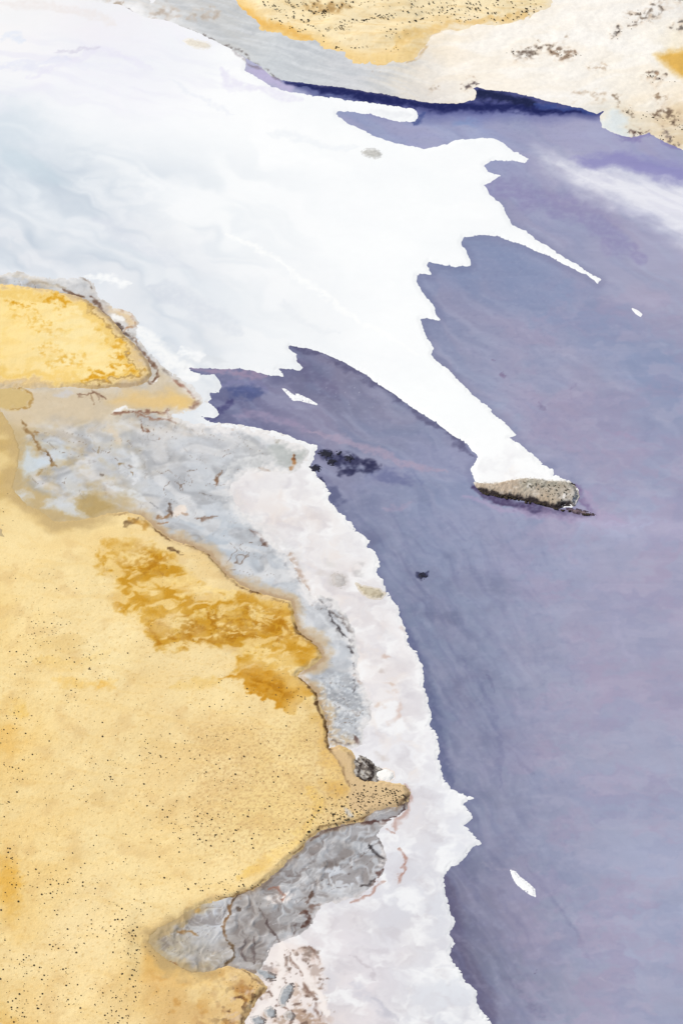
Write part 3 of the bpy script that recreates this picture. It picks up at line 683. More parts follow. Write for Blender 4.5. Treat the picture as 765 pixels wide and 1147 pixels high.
    p.poly([(300,500),(318,492),(345,504),(342,515),(330,520),(325,528),(308,518)], (178,182,180), 3, 0.7)
    # fine crazing on the plates above the point
    mk = sstep(350, 362, u) * sstep(745, 770, v)
    p.veil((226, 229, 232), 0.7, 1.9, 0.2, 0.2, 33, mk); p.veil((140, 142, 148), 0.5, 2.1, 0.25, 0.2, 35, mk)
    # dark creases
    for q, w, c, a in [
        ([(26,472),(33,485),(40,496),(52,506),(60,519),(66,526)],2.4,(150,116,68),0.95),([(33,487),(45,488)],2,(160,124,74),0.8),([(52,507),(60,519)],2.2,(116,86,52),0.8),([(40,536),(50,528)],2,(170,140,90),0.7),
        ([(86,442),(98,443),(108,443),(118,446)],2.4,(132,98,74),0.9),([(104,437),(107,443),(112,450)],1.6,(132,98,74),0.7),([(100,443),(104,455)],2,(150,120,90),0.6),
        ([(126,463),(145,466),(165,464),(190,462)],1.6,(136,92,70),0.8),([(155,472),(158,482),(168,484)],2.6,(128,88,64),0.8),([(150,466),(170,470),(190,470)],2.4,(150,106,80),0.7),([(185,462),(192,470),(198,476)],2.2,(130,90,70),0.7),
        ([(132,521),(140,520)],1.4,(150,126,90),0.8),([(112,500),(110,510)],1.4,(150,126,90),0.8),([(148,528),(149,532)],1.6,(146,118,80),0.8),([(112,532),(118,534)],1.4,(110,96,84),0.8),
        ([(248,528),(245,538),(240,546)],2.2,(128,96,72),0.85),([(243,540),(238,548)],1.6,(150,116,90),0.7),([(189,565),(192,573),(194,577)],2.6,(96,74,60),0.9),([(173,580),(188,577),(194,577)],2.4,(150,112,76),0.8),([(176,586),(186,584)],3,(156,112,72),0.8),
        ([(220,581),(232,583),(243,582)],1.8,(130,100,80),0.8),([(226,554),(234,556)],1.5,(120,110,106),0.8),([(168,562),(176,572)],1.3,(140,138,140),0.8),([(205,575),(214,578)],2,(170,130,100),0.5),
        ([(328,508),(331,518),(326,527)],2.8,(170,116,64),0.9),([(329,508),(332,514)],2,(104,66,44),0.9),([(293,524),(305,534)],2.6,(150,116,90),0.8),([(296,546),(310,552)],3,(120,118,118),0.7),([(312,554),(320,562)],2.4,(150,100,80),0.8),
        ([(306,487),(318,490),(310,494)],3,(164,156,140),0.7),([(261,480),(263,483)],2,(150,110,80),0.7),([(178,488),(177,492)],1.5,(150,110,80),0.7),
        ([(280,592),(292,604),(302,614)],2,(130,110,104),0.75),([(296,610),(300,612)],2.4,(110,84,72),0.8),([(322,612),(328,622),(336,640),(344,660),(350,672)],3.2,(140,112,96),0.75),
        ([(324,618),(327,624)],2.4,(150,96,64),0.8),([(334,635),(340,648),(346,663)],2,(84,74,70),0.7),([(318,628),(321,638)],1.4,(150,150,156),0.7),
        ([(352,668),(366,682),(376,700),(390,720),(397,735),(398,742)],2.0,(70,64,66),0.9),([(366,680),(384,694),(396,712),(400,726)],2.0,(96,86,84),0.85),([(372,690),(388,708),(394,722)],1.4,(220,222,228),0.8),
        ([(360,668),(372,672),(366,684)],3,(130,126,128),0.7),([(380,682),(390,695),(398,712)],2,(110,96,90),0.7),([(393,718),(398,726)],3.4,(90,84,86),0.8),
        ([(397,742),(398,760),(397,777)],1.4,(90,86,90),0.85),([(395,753),(402,760),(408,772)],2.6,(150,112,92),0.7),([(408,775),(414,790),(417,805)],1.8,(130,116,112),0.7),
        ([(400,825),(404,834),(396,838)],3,(110,86,80),0.8),([(385,836),(398,838)],2.6,(100,90,88),0.7),([(372,832),(388,836)],2,(120,104,92),0.7),
        ([(66,308),(85,309),(95,313),(103,322)],1.6,(130,112,98),0.85),([(70,325),(88,331),(98,334)],2.4,(110,80,58),0.9),([(104,333),(112,344),(122,356),(133,368),(146,378)],2.2,(110,82,66),0.9),
        ([(132,366),(140,375),(150,382)],3,(90,74,66),0.8),([(148,378),(156,390),(166,402),(176,412),(178,422),(168,430),(162,424),(166,416)],2.2,(120,88,66),0.9),([(153,386),(160,398)],3,(140,126,118),0.7),
        ([(185,414),(195,422),(200,430)],2,(150,136,126),0.8),([(193,426),(200,432),(212,440),(218,448)],2.6,(150,100,76),0.9),([(210,440),(222,444),(224,452),(214,456)],2.2,(150,112,88),0.8),
        ([(0,308),(20,310),(45,318),(75,322)],4,(222,206,180),0.5),([(20,320),(60,318),(80,325)],2,(160,146,130),0.5),([(130,345),(150,352),(153,366),(140,372)],1.8,(176,128,90),0.7)]:
        p.line(q, w * 0.75, c, min(1, a * 1.15), 0.35)
    p.mix((240, 236, 236), 0.9 * sstep(13, -1, d + 9 * p.n1[0] + 4 * p.n2[0]) * sstep(150, 260, u + (v - 450) * 0.2))
    p.mix((236, 232, 230), 0.6 * sstep(8, -1, d + 5 * p.n2[0]))
    return p.albedo()
mo = mesh_from_grid("mudflat", UU, VV, h_mud(MUD_W, ledges_w), paint_mud_w, M_MUD, -8)
mo["kind"] = "structure"

def paint_mud_s(u, v, d):
    p = Pigment(u, v, (174, 173, 176), (4.0, 1.2))
    p.ctrl([(375,940,178,180,184),(420,945,196,198,204),(400,955,176,178,184),(360,955,164,164,168),(340,975,160,157,158),(400,1000,204,206,212),(365,1008,208,209,214),(330,985,172,172,176),(325,1030,186,188,193),(345,1035,170,164,164),
     (284,1030,168,160,155),(284,1055,156,147,143),(300,1050,150,142,140),(240,1020,204,207,214),(232,1036,192,192,196),(215,1066,168,160,150),(190,1056,180,164,132),(240,1075,170,160,150),(262,1030,172,166,162),(225,1085,176,160,132),(270,1085,172,160,150),
     (430,908,168,166,170),(415,914,158,154,156),(450,902,150,142,140)], 13)
    # broad smooth plates of mud
    p.poly([(358,972),(380,970),(394,979),(412,970),(431,976),(418,990),(394,991),(368,987)], (208,212,221), 3, 0.9)
    p.poly([(412,938),(424,932),(430,944),(432,956),(420,956),(414,948)], (206,208,214), 3, 0.8)
    p.poly([(366,998),(400,994),(412,1000),(394,1010),(366,1013),(352,1004)], (212,213,218), 3, 0.8)
    p.poly([(232,1010),(256,1006),(258,1024),(250,1042),(236,1044),(226,1030)], (204,207,215), 3.5, 0.8)
    p.poly([(305,1018),(330,1012),(346,1022),(344,1040),(328,1048),(310,1040)], (190,193,199), 3, 0.8)
    p.poly([(352,940),(372,930),(398,930),(408,948),(392,962),(366,958)], (172,175,181), 4, 0.7)
    p.poly([(264,1010),(286,1004),(300,1022),(306,1044),(296,1062),(278,1072),(262,1070),(256,1048)], (156,149,146), 4, 0.7)
    p.blob(373,966,12,3.4,(106,96,92),0.85,-8,0.5,0.6); p.blob(346,962,7,5,(140,128,124),0.7,20,0.6,0.6); p.blob(345,1000,9,7,(118,104,98),0.8,30,0.6,0.6); p.blob(355,990,5,10,(124,112,108),0.7,30,0.6,0.6)
    p.blob(352,950,8,5,(196,186,182),0.7,-20); p.blob(338,985,9,6,(206,205,208),0.7,-30)
    p.blob(311,1006,15,8,(251,240,234),1.0,-15,0.4,0.3)
    rd = ridge(p.x / 13 + 0.6 * fbm(p.x / 9, p.y / 9, 2, 5), p.y / 17, 3, 87)
    p.toward((192, 191, 194), 0.15); p.mix((214, 213, 216), 0.4 * sstep(0.5, 0.85, rd)); p.mix((116, 104, 100), 0.5 * sstep(0.30, 0.1, rd))
    p.veil((140, 130, 126), 0.4, 12, 0.2, 0.25, 15); p.veil((206, 208, 214), 0.4, 10, 0.2, 0.25, 13)
    p.streak((196, 192, 186), 0.35, 35, 22, 4, 0.2, 0.3, 17, sstep(270, 240, u), 3)
    p.marble((98, 82, 76), 0.6, 16, 0.9, 0.98, 219, 1.0, 0.9, -30, 2.4); p.marble((224, 224, 228), 0.5, 13, 0.6, 0.97, 7, 1.0, 0.9, -30, 2.6)
    ds = inside_dist(SAND, u, v, 30)
    p.mix((140, 114, 90), 0.55 * sstep(-5, -1, ds + 5 * p.n1[0] + 2 * p.n2[0]) * sstep(250, 270, u))
    p.mix((184, 158, 112), 0.8 * sstep(-12, -1, ds + 8 * p.n1[0] + 2 * p.n2[0]) * sstep(250, 215, u))
    p.blob(222,1020,5,5,(186,146,78),0.75); p.blob(205,1030,9,4,(178,152,106),0.7,-20); p.line([(200,1042),(214,1044),(224,1048)], 1.8, (150,108,54), 0.8)
    for q, w, c, a in [([(347,942),(358,934),(375,928),(404,922)],1.4,(96,72,62),0.8),([(404,922),(418,921),(430,922),(444,917),(453,908)],1.8,(80,50,44),0.95),([(452,900),(452,908),(446,914)],2.0,(70,52,50),0.9),([(412,916),(430,909),(446,903)],1.2,(206,204,204),0.7),
        ([(414,946),(421,955),(428,961),(431,966)],1.8,(62,56,58),1.0),([(431,966),(430,975),(424,984),(414,994)],1.5,(96,64,56),0.95),([(401,994),(412,993),(420,986)],1.5,(64,56,56),0.9),([(409,1006),(416,997),(420,990)],1.3,(120,96,90),0.8),([(424,940),(430,950),(434,960)],1.2,(120,110,108),0.7),
        ([(353,1000),(347,1008),(345,1015)],1.8,(88,62,50),0.9),([(340,1020),(346,1026),(347,1034),(340,1042)],2.2,(82,52,42),0.95),([(335,1024),(340,1020),(346,1021)],1.4,(96,66,54),0.9),([(329,1049),(333,1036)],1.2,(104,90,88),0.8),
        ([(299,1028),(302,1040),(307,1050),(314,1057)],1.6,(84,68,66),0.9),([(290,1018),(297,1030)],1.4,(110,96,92),0.7),([(260,1006),(257,1022),(250,1041),(253,1054)],1.7,(130,94,58),0.95),([(253,1054),(262,1062),(262,1074),(252,1084),(242,1091)],1.6,(104,78,48),0.95),
        ([(276,997),(266,1004),(258,1012)],1.8,(74,52,32),0.95),([(240,1092),(250,1089)],2,(64,48,36),0.9),([(274,1052),(273,1064),(275,1078)],1.3,(104,90,88),0.8),([(287,1050),(286,1066),(282,1082)],1.2,(100,86,84),0.8),([(264,1016),(270,1018)],1.4,(84,66,54),0.8),
        ([(322,966),(308,982),(293,996)],1.6,(110,98,94),0.6),([(302,995),(314,996),(319,1003),(317,1010)],1.2,(150,108,92),0.9),([(320,986),(332,982),(346,974)],1.2,(120,108,106),0.7),([(360,1013),(352,1016),(348,1022)],1.4,(120,92,80),0.8),([(190,1078),(212,1092),(238,1093)],1.8,(150,106,54),0.8)]:
        p.line(q, w, c, a, 0.3)
    p.mix((240, 232, 230), 0.75 * sstep(6, -2, d + 7 * p.n1[1] + 3 * p.n2[0]) * sstep(280, 330, u) * sstep(-6, -14, ds))
    return p.albedo()
mb = mesh_from_grid("mudflat", UU[400:], VV[400:], h_mud(MUD_S, ledges_s, 0.75), paint_mud_s, M_MUD, -8)
mb["kind"] = "structure"

OCHRE, OCHRE2 = (204, 147, 36), (176, 114, 14)
def paint_sand(u, v, d):
    p = Pigment(u, v, (244, 212, 145), (4.5, 1.3))
    p.ctrl([(50,600,249,218,150),(100,700,250,224,164),(40,660,246,212,142),(30,760,247,212,140),(200,760,241,207,142),(250,850,234,196,128),(100,850,241,206,138),(330,850,240,200,118),(150,950,245,208,135),
     (100,1050,250,218,156),(20,1000,240,196,112),(15,960,238,190,104),(200,980,248,212,140),(180,640,248,218,150),(10,470,214,178,100),(10,530,226,192,118),(60,580,232,200,134),(40,900,242,202,126),(200,900,240,202,132),
     (290,780,238,204,138),(230,720,246,216,156),(300,920,240,202,120),(330,960,244,206,126),(260,980,248,214,144),(60,1110,248,214,150),(160,1000,250,220,158),(20,1140,222,174,92),(180,1110,226,182,112),(230,1130,218,174,112),
     (270,1120,206,164,114),(170,1075,232,186,104),(395,860,206,170,118),(385,880,212,172,106),(430,890,226,196,150),(400,905,230,196,140),(448,888,222,192,150),(415,882,224,192,146),(345,900,238,196,112),(375,860,206,162,92),(365,800,224,184,108),(345,690,222,184,118),
     (250,640,222,188,128),(300,668,220,180,112),(200,615,214,180,126),(120,600,240,206,134),(0,820,236,186,92),(10,850,238,190,100),(5,700,242,198,110)], 24)
    p.toward((252, 233, 187), 0.47)
    # wet ochre stains
    th = sstep(-0.30, 0.10, fbm(u / 24 + v / 60 + 0.6 * fbm(u / 30, v / 16, 2, 53), v / 11 + 0.7 * fbm(u / 22, v / 16, 2, 55), 5, 51, 0.5))
    P1 = [(108,625),(122,608),(150,604),(185,618),(212,640),(225,655),(218,675),(240,668),(265,675),(285,668),(325,676),(332,700),(345,718),(362,734),(350,746),(325,752),(300,752),(262,752),(270,738),(250,726),(225,722),(195,730),(178,726),(165,710),(150,690),(120,676),(132,655),(115,640)]
    p.poly(P1, (232,188,98), 7, 0.55); p.poly(P1, OCHRE, 4, 0.95, th, 1.3)
    th2 = sstep(-0.10, 0.2, fbm(u / 13 + 0.5 * fbm(u / 20, v / 10, 2, 58), v / 7 + 0.6 * fbm(u / 16, v / 10, 2, 59), 4, 57, 0.55))
    p.poly([(165,705),(185,690),(240,690),(275,685),(320,690),(335,705),(300,716),(255,718),(200,728),(178,724)], OCHRE2, 4, 0.8, th2, 1.3)
    p.poly([(260,692),(285,680),(312,690),(315,702),(290,712),(262,708)], (196,136,30), 4, 0.7, th2)
    p.poly([(130,610),(165,606),(190,625),(180,645),(140,640),(128,625)], OCHRE2, 4, 0.55, th2)
    p.poly([(250,757),(290,752),(335,755),(345,768),(355,780),(340,788),(330,800),(312,796),(300,786),(285,778),(270,768)], (204,142,32), 2.0, 1.0, None, 1.2)
    p.poly([(275,760),(320,756),(338,770),(325,790),(300,780)], OCHRE2, 4, 0.75, th2)
    for q in [[(118,628),(140,624),(162,628)],[(186,650),(205,655),(215,645)],[(205,668),(235,662),(265,672)],[(175,702),(210,700),(235,690)],[(262,740),(280,726),(300,735)],[(283,690),(296,690)]]:
        p.line(q, 4.5, (250,220,148), 0.85, 0.4, 1.3)
    for q in [[(148,632),(160,642),(175,636),(185,650)],[(240,712),(270,702),(300,706)],[(315,703),(330,712),(355,730)],[(240,686),(262,695),(290,690)],[(160,690),(190,700),(220,706)]]:
        p.line(q, 1.6, (168,112,26), 0.7, 0.6, 1.3)
    p.poly([(360,800),(372,835),(385,860),(392,890),(378,900),(362,880),(360,850)], (222,168,76), 6, 0.7)
    p.poly([(338,785),(356,790),(362,806),(350,812)], (214,164,72), 4, 0.6, th)
    p.line([(350,920),(330,945),(300,965),(270,985)], 7, (246,200,96), 0.6, 0.3); p.line([(345,885),(358,900),(352,915)], 8, (242,196,96), 0.5)
    p.line([(60,765),(100,770),(130,765)], 5, (240,188,84), 0.5); p.line([(190,772),(225,768),(250,762)], 5, (238,196,104), 0.5); p.line([(40,740),(90,748),(125,730)], 7, (240,194,100), 0.35)
    p.line([(110,768),(130,772)], 4, (232,170,60), 0.6); p.line([(0,790),(30,800)], 10, (244,196,92), 0.5)
    p.blob(10,995,14,45,(230,172,64),0.7,-6,0.9); p.blob(8,830,18,18,(236,184,92),0.5); p.blob(5,1138,14,12,(206,150,54),0.7); p.blob(70,725,30,12,(220,184,116),0.45)
    p.blob(235,855,70,45,(226,188,126),0.45,20,0.9); p.blob(205,915,40,20,(222,184,120),0.4)
    p.poly([(-60,445),(14,480),(22,505),(18,540),(60,575),(100,580),(130,577),(80,590),(50,590),(20,572),(-60,560)], (202,170,108), 11, 0.8)
    p.poly([(160,1058),(190,1078),(225,1092),(262,1086),(250,1100),(200,1108),(160,1100)], (222,176,100), 5, 0.8)
    p.poly([(162,1095),(255,1086),(290,1096),(295,1108),(272,1145),(265,1200),(165,1200)], (216,174,112), 8, 0.6)
    p.veil((240,206,146), 0.55, 9, 0.2, 0.3, 61, sstep(160, 190, u) * sstep(1085, 1100, v)); p.veil((160,112,70), 0.7, 7, 0.2, 0.16, 62, sstep(205, 240, u) * sstep(1086, 1100, v)); p.veil((96,66,48), 0.85, 3.2, 0.3, 0.1, 63, sstep(225, 262, u) * sstep(1088, 1104, v)); p.veil((222,196,178), 0.7, 5, 0.3, 0.12, 64, sstep(240, 270, u) * sstep(1088, 1104, v))
    p.veil((190,128,50), 0.5, 6, 0.3, 0.2, 65, sstep(150, 190, u) * sstep(1080, 1095, v))
    # grain of the flat
    p.veil((238, 202, 134), 0.3, 30, 0.2, 0.4, 71); p.veil((254, 230, 174), 0.55, 20, 0.2, 0.35, 73); p.veil((206, 164, 98), 0.35, 1.6, 0.42, 0.2, 75, sstep(560, 700, v))
    p.veil((214, 174, 114), 0.3, 12, 0.35, 0.3, 77, sstep(560, 640, v))
    p.streak((238, 200, 128), 0.25, 8, 60, 10, 0.3, 0.25, 79)
    p.veil((206, 170, 118), 0.65, 1.3, 0.2, 0.25, 81, sstep(190, 240, u) * sstep(790, 830, v) * sstep(1000, 920, v))
    # the thin dark rim on the landward side of the mud
    edge = sstep(110, 150, u) * (u < 460) * (1 - sstep(1000, 1030, v) * sstep(262, 240, u))
    rim = sstep(5, 0, np.abs(d - 2.0) + 2.0 * p.n2[0])
    p.mix((214, 182, 136), 0.35 * sstep(7, 2, d + 4 * p.n1[1]) * edge)
    p.mix((104, 72, 44), 0.75 * sstep(1.6, 0.5, np.abs(d - 2.2 - 3 * p.n1[0])) * edge * np.clip(0.45 + p.n1[1] * 1.6, 0, 1))
    for q, w, a in [([(330,676),(331,696),(335,708),(347,718),(358,727),(361,735)],1.6,0.8),([(333,758),(340,766),(352,774),(356,784),(359,796),(366,810),(367,838),(378,852),(385,866),(391,880),(392,888)],1.5,0.9),([(355,747),(340,753),(333,757)],1.6,0.6),
                    ([(140,594),(148,588),(155,580)],3,0.7),([(188,614),(196,620),(204,622)],1.8,0.8),([(215,612),(232,618),(240,626)],2.2,0.6),([(282,661),(290,666)],2.6,0.8)]:
        p.line(q, w, (92, 64, 38), a, 0.3)
    p.line([(145,583),(165,588),(160,594)], 4, (188,134,50), 0.7)
    p.line([(454,882),(458,890),(455,898),(444,905)], 2.0, (70,52,44), 0.8); p.line([(404,920),(416,911),(432,905),(448,903)], 1.8, (90,66,52), 0.7)
    p.poly([(367,830),(382,836),(398,852),(402,876),(440,878),(460,886),(447,906),(410,916),(394,912),(392,890),(386,868),(372,846)], (218,188,146), 3.5, 0.85)
    p.mix((190, 162, 114), 0.85 * sstep(15, 0, d + 12 * p.n1[0] + 3 * p.n2[0]) * sstep(1015, 1035, v) * sstep(262, 235, u))
    p.mix((200, 172, 122), 0.8 * sstep(18, 0, d + 12 * p.n1[0]) * sstep(150, 110, u) * sstep(640, 600, v))
    p.blob(388,913,5,4,(206,202,198),0.85)
    return p.albedo()
sa = mesh_from_grid("sand_flat", UU[180:], VV[180:], h_sand(SAND), paint_sand, M_SAND, -8)
sa["kind"] = "structure"

def paint_lobe(u, v, d):
    p = Pigment(u, v, (236, 206, 150), (5, 2.2))
    Y = [(-420,305),(-60,322),(0,324),(20,326),(50,331),(77,337),(97,345),(110,357),(123,367),(133,380),(143,397),(153,407),(159,415),(153,423),(133,429),(110,430),(87,427),(67,425),(40,428),(17,425),(0,423),(-420,440)]
    p.poly(Y, (254,230,168), 2.5, 1.0)
    p.ctrl([(60,380,255,234,176),(20,400,254,222,150),(100,390,255,234,176),(20,345,255,226,150),(120,400,254,228,160)], 26, 0.6)
    din = inside_dist(Y, p.wu, p.wv, 40)
    p.mix((240, 198, 104), 0.65 * sstep(8, 1, np.abs(din - 3)) * sstep(-3, 1, din))
    p.mix((150, 112, 64), 0.6 * sstep(2.4, 0.3, np.abs(din + 0.6) + p.n2[0]) * sstep(80, 110, u))
    th = sstep(-0.2, 0.2, fbm(u / 9, v / 5.5, 5, 57))
    O = (222, 160, 34)
    for q in [[(50,333),(80,338),(85,345),(70,350),(58,345)],[(0,335),(20,338),(38,343),(20,347),(0,343)],[(122,405),(135,397),(150,405),(157,416),(145,424),(132,418)],[(88,418),(110,415),(135,424),(120,428),(95,426)],
              [(128,380),(136,392),(130,400),(122,392)]]:
        p.poly(q, O, 3, 0.95, th, 1.5)
    for q in [[(18,350),(30,358),(50,362)],[(52,368),(70,375)],[(45,400),(62,394),(80,405),(105,408)],[(55,405),(72,412),(85,408)],[(105,365),(120,378),(130,395)],[(40,395),(55,388)]]:
        p.line(q, 4.0, O, 0.5, 0.9, 1.5)
    p.veil((246, 206, 110), 0.3, 9, 0.3, 0.25, 61, sstep(0, 6, din)); p.streak((251,216,140), 0.4, -8, 40, 8, 0.2, 0.35, 63)
    p.mix((214, 184, 140), 0.6 * sstep(-2, -6, din)); p.mix((222, 204, 178), 0.6 * sstep(-6, -12, din))
    p.mix((132, 104, 80), 0.35 * sstep(3, 0.5, np.abs(d - 1.5) + 2 * p.n2[1]) * sstep(60, 110, u))
    return p.albedo()
lo_ = mesh_from_grid("sand_flat", UU[200:620], VV[200:620], h_sand(LOBE), paint_lobe, M_SAND, -8)
lo_["kind"] = "structure"

# ------------------------------------------------------------------ low islets, mounds, slabs: each a thing
def rise(name, label, cat, pts, height, base, paint, material, feather=2.0, step=0.5, group=None, rough=0.8, bumpy=0.0, seed=0):
    P = np.array(pts, float)
    lo, hi = P.min(0) - 5, P.max(0) + 5
    uu, vv = np.meshgrid(np.arange(lo[0], hi[0], step), np.arange(lo[1], hi[1], step))
    def hf(u, v):
        d = inside_dist(pts, u, v, 30) + rough * fbm(u / 3.5, v / 2.6, 3, seed + 5)
        k = 0.5 * height / feather
        return d, np.clip(d * k, -0.35, 0) + height * sstep(-feather * 0.2, feather, d) * (1 + bumpy * fbm(u / 4, v / 3, 3, seed + 9))
    c = P.mean(0)
    o = mesh_from_grid(name, uu, vv, hf, paint, material, -1.5, None, base, (c[0], c[1]))
    o["label"], o["category"] = label, cat
    if group: o["group"] = group
    return o
def slab_paint(col):
    def f(u, v, d):
        p = Pigment(u, v, col, (1.5, 1.0))
        p.veil((192,194,198), 0.6, 2.5, 0.1, 0.3, 4); p.veil((138,140,144), 0.5, 1.6, 0.2, 0.2, 8)
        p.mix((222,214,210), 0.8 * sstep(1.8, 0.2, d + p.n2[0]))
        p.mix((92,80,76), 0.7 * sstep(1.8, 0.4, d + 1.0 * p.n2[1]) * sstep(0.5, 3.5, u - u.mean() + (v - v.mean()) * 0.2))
        return p.albedo()
    return f
def plain(col, dark=None, w=2.0, mott=None, seed=0):
    def f(u, v, d):
        p = Pigment(u, v, col, (1.5, 1.0))
        if mott is not None: p.veil(mott, 0.7, 2.2, 0.1, 0.3, seed)
        if dark is not None: p.mix(dark, 0.85 * sstep(w, 0, d))
        return p.albedo()
    return f

ISLET = [(531,541),(540,541),(555,541),(572,537),(590,535),(606,536),(614,538),(628,538),(638,540),(645,547),(648,556),(643,566),(632,566),(624,570),(612,567),(596,562),(580,559),(562,557),(546,553),(536,548)]
def paint_islet(u, v, d):
    p = Pigment(u, v, (178, 160, 140), (3, 1.5))
    p.ctrl([(545,548,190,172,152),(570,548,186,164,142),(590,540,168,164,150),(600,550,182,164,146),(620,545,158,150,136),(630,555,170,158,142),(640,560,206,202,200),(615,562,184,162,136),(610,540,170,166,154)], 9)
    p.veil((134,132,118), 0.5, 5, 0.1, 0.3, 5, sstep(575,590,u) * sstep(553, 545, v)); p.veil((222,216,208), 0.5, 5, 0.3, 0.25, 7); p.veil((150,128,106), 0.35, 3.5, 0.25, 0.25, 9)
    p.mix((246,245,246), 0.95 * sstep(5, 0.5, d + 3 * p.n2[0]) * sstep(546, 538, v + (u - 590) * 0.0) )
    p.toward((206, 198, 188), 0.25)
    p.blob(593,544,4,2,(226,220,214),0.8); p.blob(634,556,3,2,(232,228,226),0.8); p.blob(643,562,5,4,(216,214,218),0.8)
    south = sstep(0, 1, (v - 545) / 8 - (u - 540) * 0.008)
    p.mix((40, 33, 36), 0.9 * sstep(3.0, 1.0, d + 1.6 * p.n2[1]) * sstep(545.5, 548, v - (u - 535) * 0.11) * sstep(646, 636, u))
    return p.albedo()
rise("islet", "tan scrubby islet with a black shoreline at the tip of the white salt spit", "islet", ISLET, 1.8, 0.05, paint_islet, M_SHORE, 5.0, 0.45, rough=0.9, bumpy=0.15, seed=3)
rise("mud_bar", "narrow dark mud bar trailing from the right end of the tan islet", "mud bar", [(634,570),(644,570),(656,573),(667,577),(656,577),(645,575),(636,573)], 0.5, 0.02, plain((112,94,106), (70,56,72), 1.2, (156,140,134), 4), M_MUD, 1.5, 0.45)
rise("salt_sliver", "white salt sliver alone in the purple water at lower right", "salt patch", [(572,975),(577,977),(581,982),(589,988),(598,996),(599,1004),(593,1001),(586,996),(579,990),(575,984)], 0.2, 0.03, plain((252,252,254)), M_SALT, 1.2, 0.4)
rise("salt_sliver", "tiny white salt fleck in the blue-purple water right of the long spit", "salt patch", [(708,346),(713,348),(718,352),(717,354),(712,351)], 0.15, 0.03, plain((250,250,252)), M_SALT, 0.8, 0.3, rough=0.3)
rise("salt_sliver", "white wedge of salt inside the dark purple lobe of water", "salt patch", [(317,435),(322,438),(327,442),(334,442),(345,447),(355,453),(343,450),(336,448),(329,448),(325,444)], 0.2, 0.03, plain((251,251,253)), M_SALT, 1.0, 0.4)
rise("sand_islet", "small grey oval islet alone on the white salt flat, far side", "islet", [(403,171),(410,167),(420,167),(428,171),(427,176),(420,178),(410,176)], 0.35, 0.2, plain((192,190,186), (226,226,226), 2.2, (222,220,216), 3), M_SALT, 3.5, 0.4, rough=0.4)
rise("sand_islet", "pale beige islet with a dark upper rim near the far left shore", "islet", [(205,46),(212,43),(222,45),(234,48),(238,53),(230,56),(218,54),(209,51)], 0.3, 0.2, plain((238,230,216), (246,243,240), 2.0, (226,216,204), 5), M_SALT, 3.0, 0.4, rough=0.4)
rise("sand_islet", "tan lens-shaped islet on the white band close to the purple water", "islet", [(398,653),(404,656),(414,658),(425,660),(431,666),(427,671),(416,671),(407,667),(402,661)], 0.4, 0.22, plain((208,196,172), (226,216,204), 1.6, (180,166,142), 6), M_SALT, 3.0, 0.4, rough=0.5)
rise("mud_mound", "round grey mud mound left of the tan lens islet", "mound", [(371,645),(378,641),(386,646),(388,654),(382,659),(374,656)], 0.3, 0.2, plain((198,192,190), (206,198,194), 2.5, (214,210,208), 7), M_SALT, 4, 0.4, rough=0.5)
rise("salt_mound", "smooth white salt mound beside the brown sandy point", "mound", [(419,866),(424,862),(433,861),(441,865),(442,871),(437,876),(428,875),(421,871)], 0.5, 0.2, plain((254,251,248), (240,226,218), 0.8), M_SALT, 4, 0.4, rough=0.4)
def paint_outcrop(u, v, d):
    p = Pigment(u, v, (128,120,114), (2, 1.2))
    p.veil((88,78,72), 0.75, 3.2, 0.12, 0.2, 5); p.veil((196,188,178), 0.8, 2.4, 0.15, 0.2, 9); p.streak((206, 202, 198), 0.7, 40, 14, 2.2, 0.15, 0.2, 3)
    p.line([(396,852),(405,858),(400,874)], 1.4, (50,40,36), 0.8); p.line([(410,852),(418,862),(416,874)], 2.4, (44,36,34), 0.9); p.line([(400,872),(408,878),(418,872)], 2.2, (50,38,32), 0.9)
    return p.albedo()
rise("rock_outcrop", "dark grey weathered outcrop at the neck of the brown sandy point", "outcrop", [(393,850),(400,855),(404,849),(412,853),(420,861),(427,864),(419,868),(422,876),(413,874),(408,881),(401,876),(392,879),(396,870),(390,863),(397,860)], 0.35, 0.5, paint_outcrop, M_SAND, 2.5, 0.4, rough=1.6, bumpy=0.5)
SL = (164, 168, 174)
for pts, lab in [([(312,1120),(316,1108),(322,1103),(328,1102),(330,1106),(326,1116),(320,1126),(315,1128)], "tall grey slab with a dark right edge, largest in the pale delta"),
                 ([(296,1131),(303,1128),(309,1132),(309,1140),(303,1141),(298,1137)], "rounded grey slab below left of the tall slab in the delta"),
                 ([(281,1140),(290,1138),(298,1143),(296,1149),(284,1149)], "flat grey slab at the bottom edge left of the rounded slab"),
                 ([(318,1136),(325,1133),(331,1138),(327,1143),(320,1142)], "small brownish grey slab right of the rounded slab in the delta"),
                 ([(286,1085),(297,1087),(309,1093),(309,1098),(298,1098),(288,1092)], "long pale grey slab above the delta beside the mud basin")]:
    rise("mud_slab", lab, "slab", pts, 0.18, 0.23, slab_paint(SL if "brownish" not in lab else (176,164,156)), M_SALT, 2.0, 0.35, "grey slabs in the pale delta", 1.1)
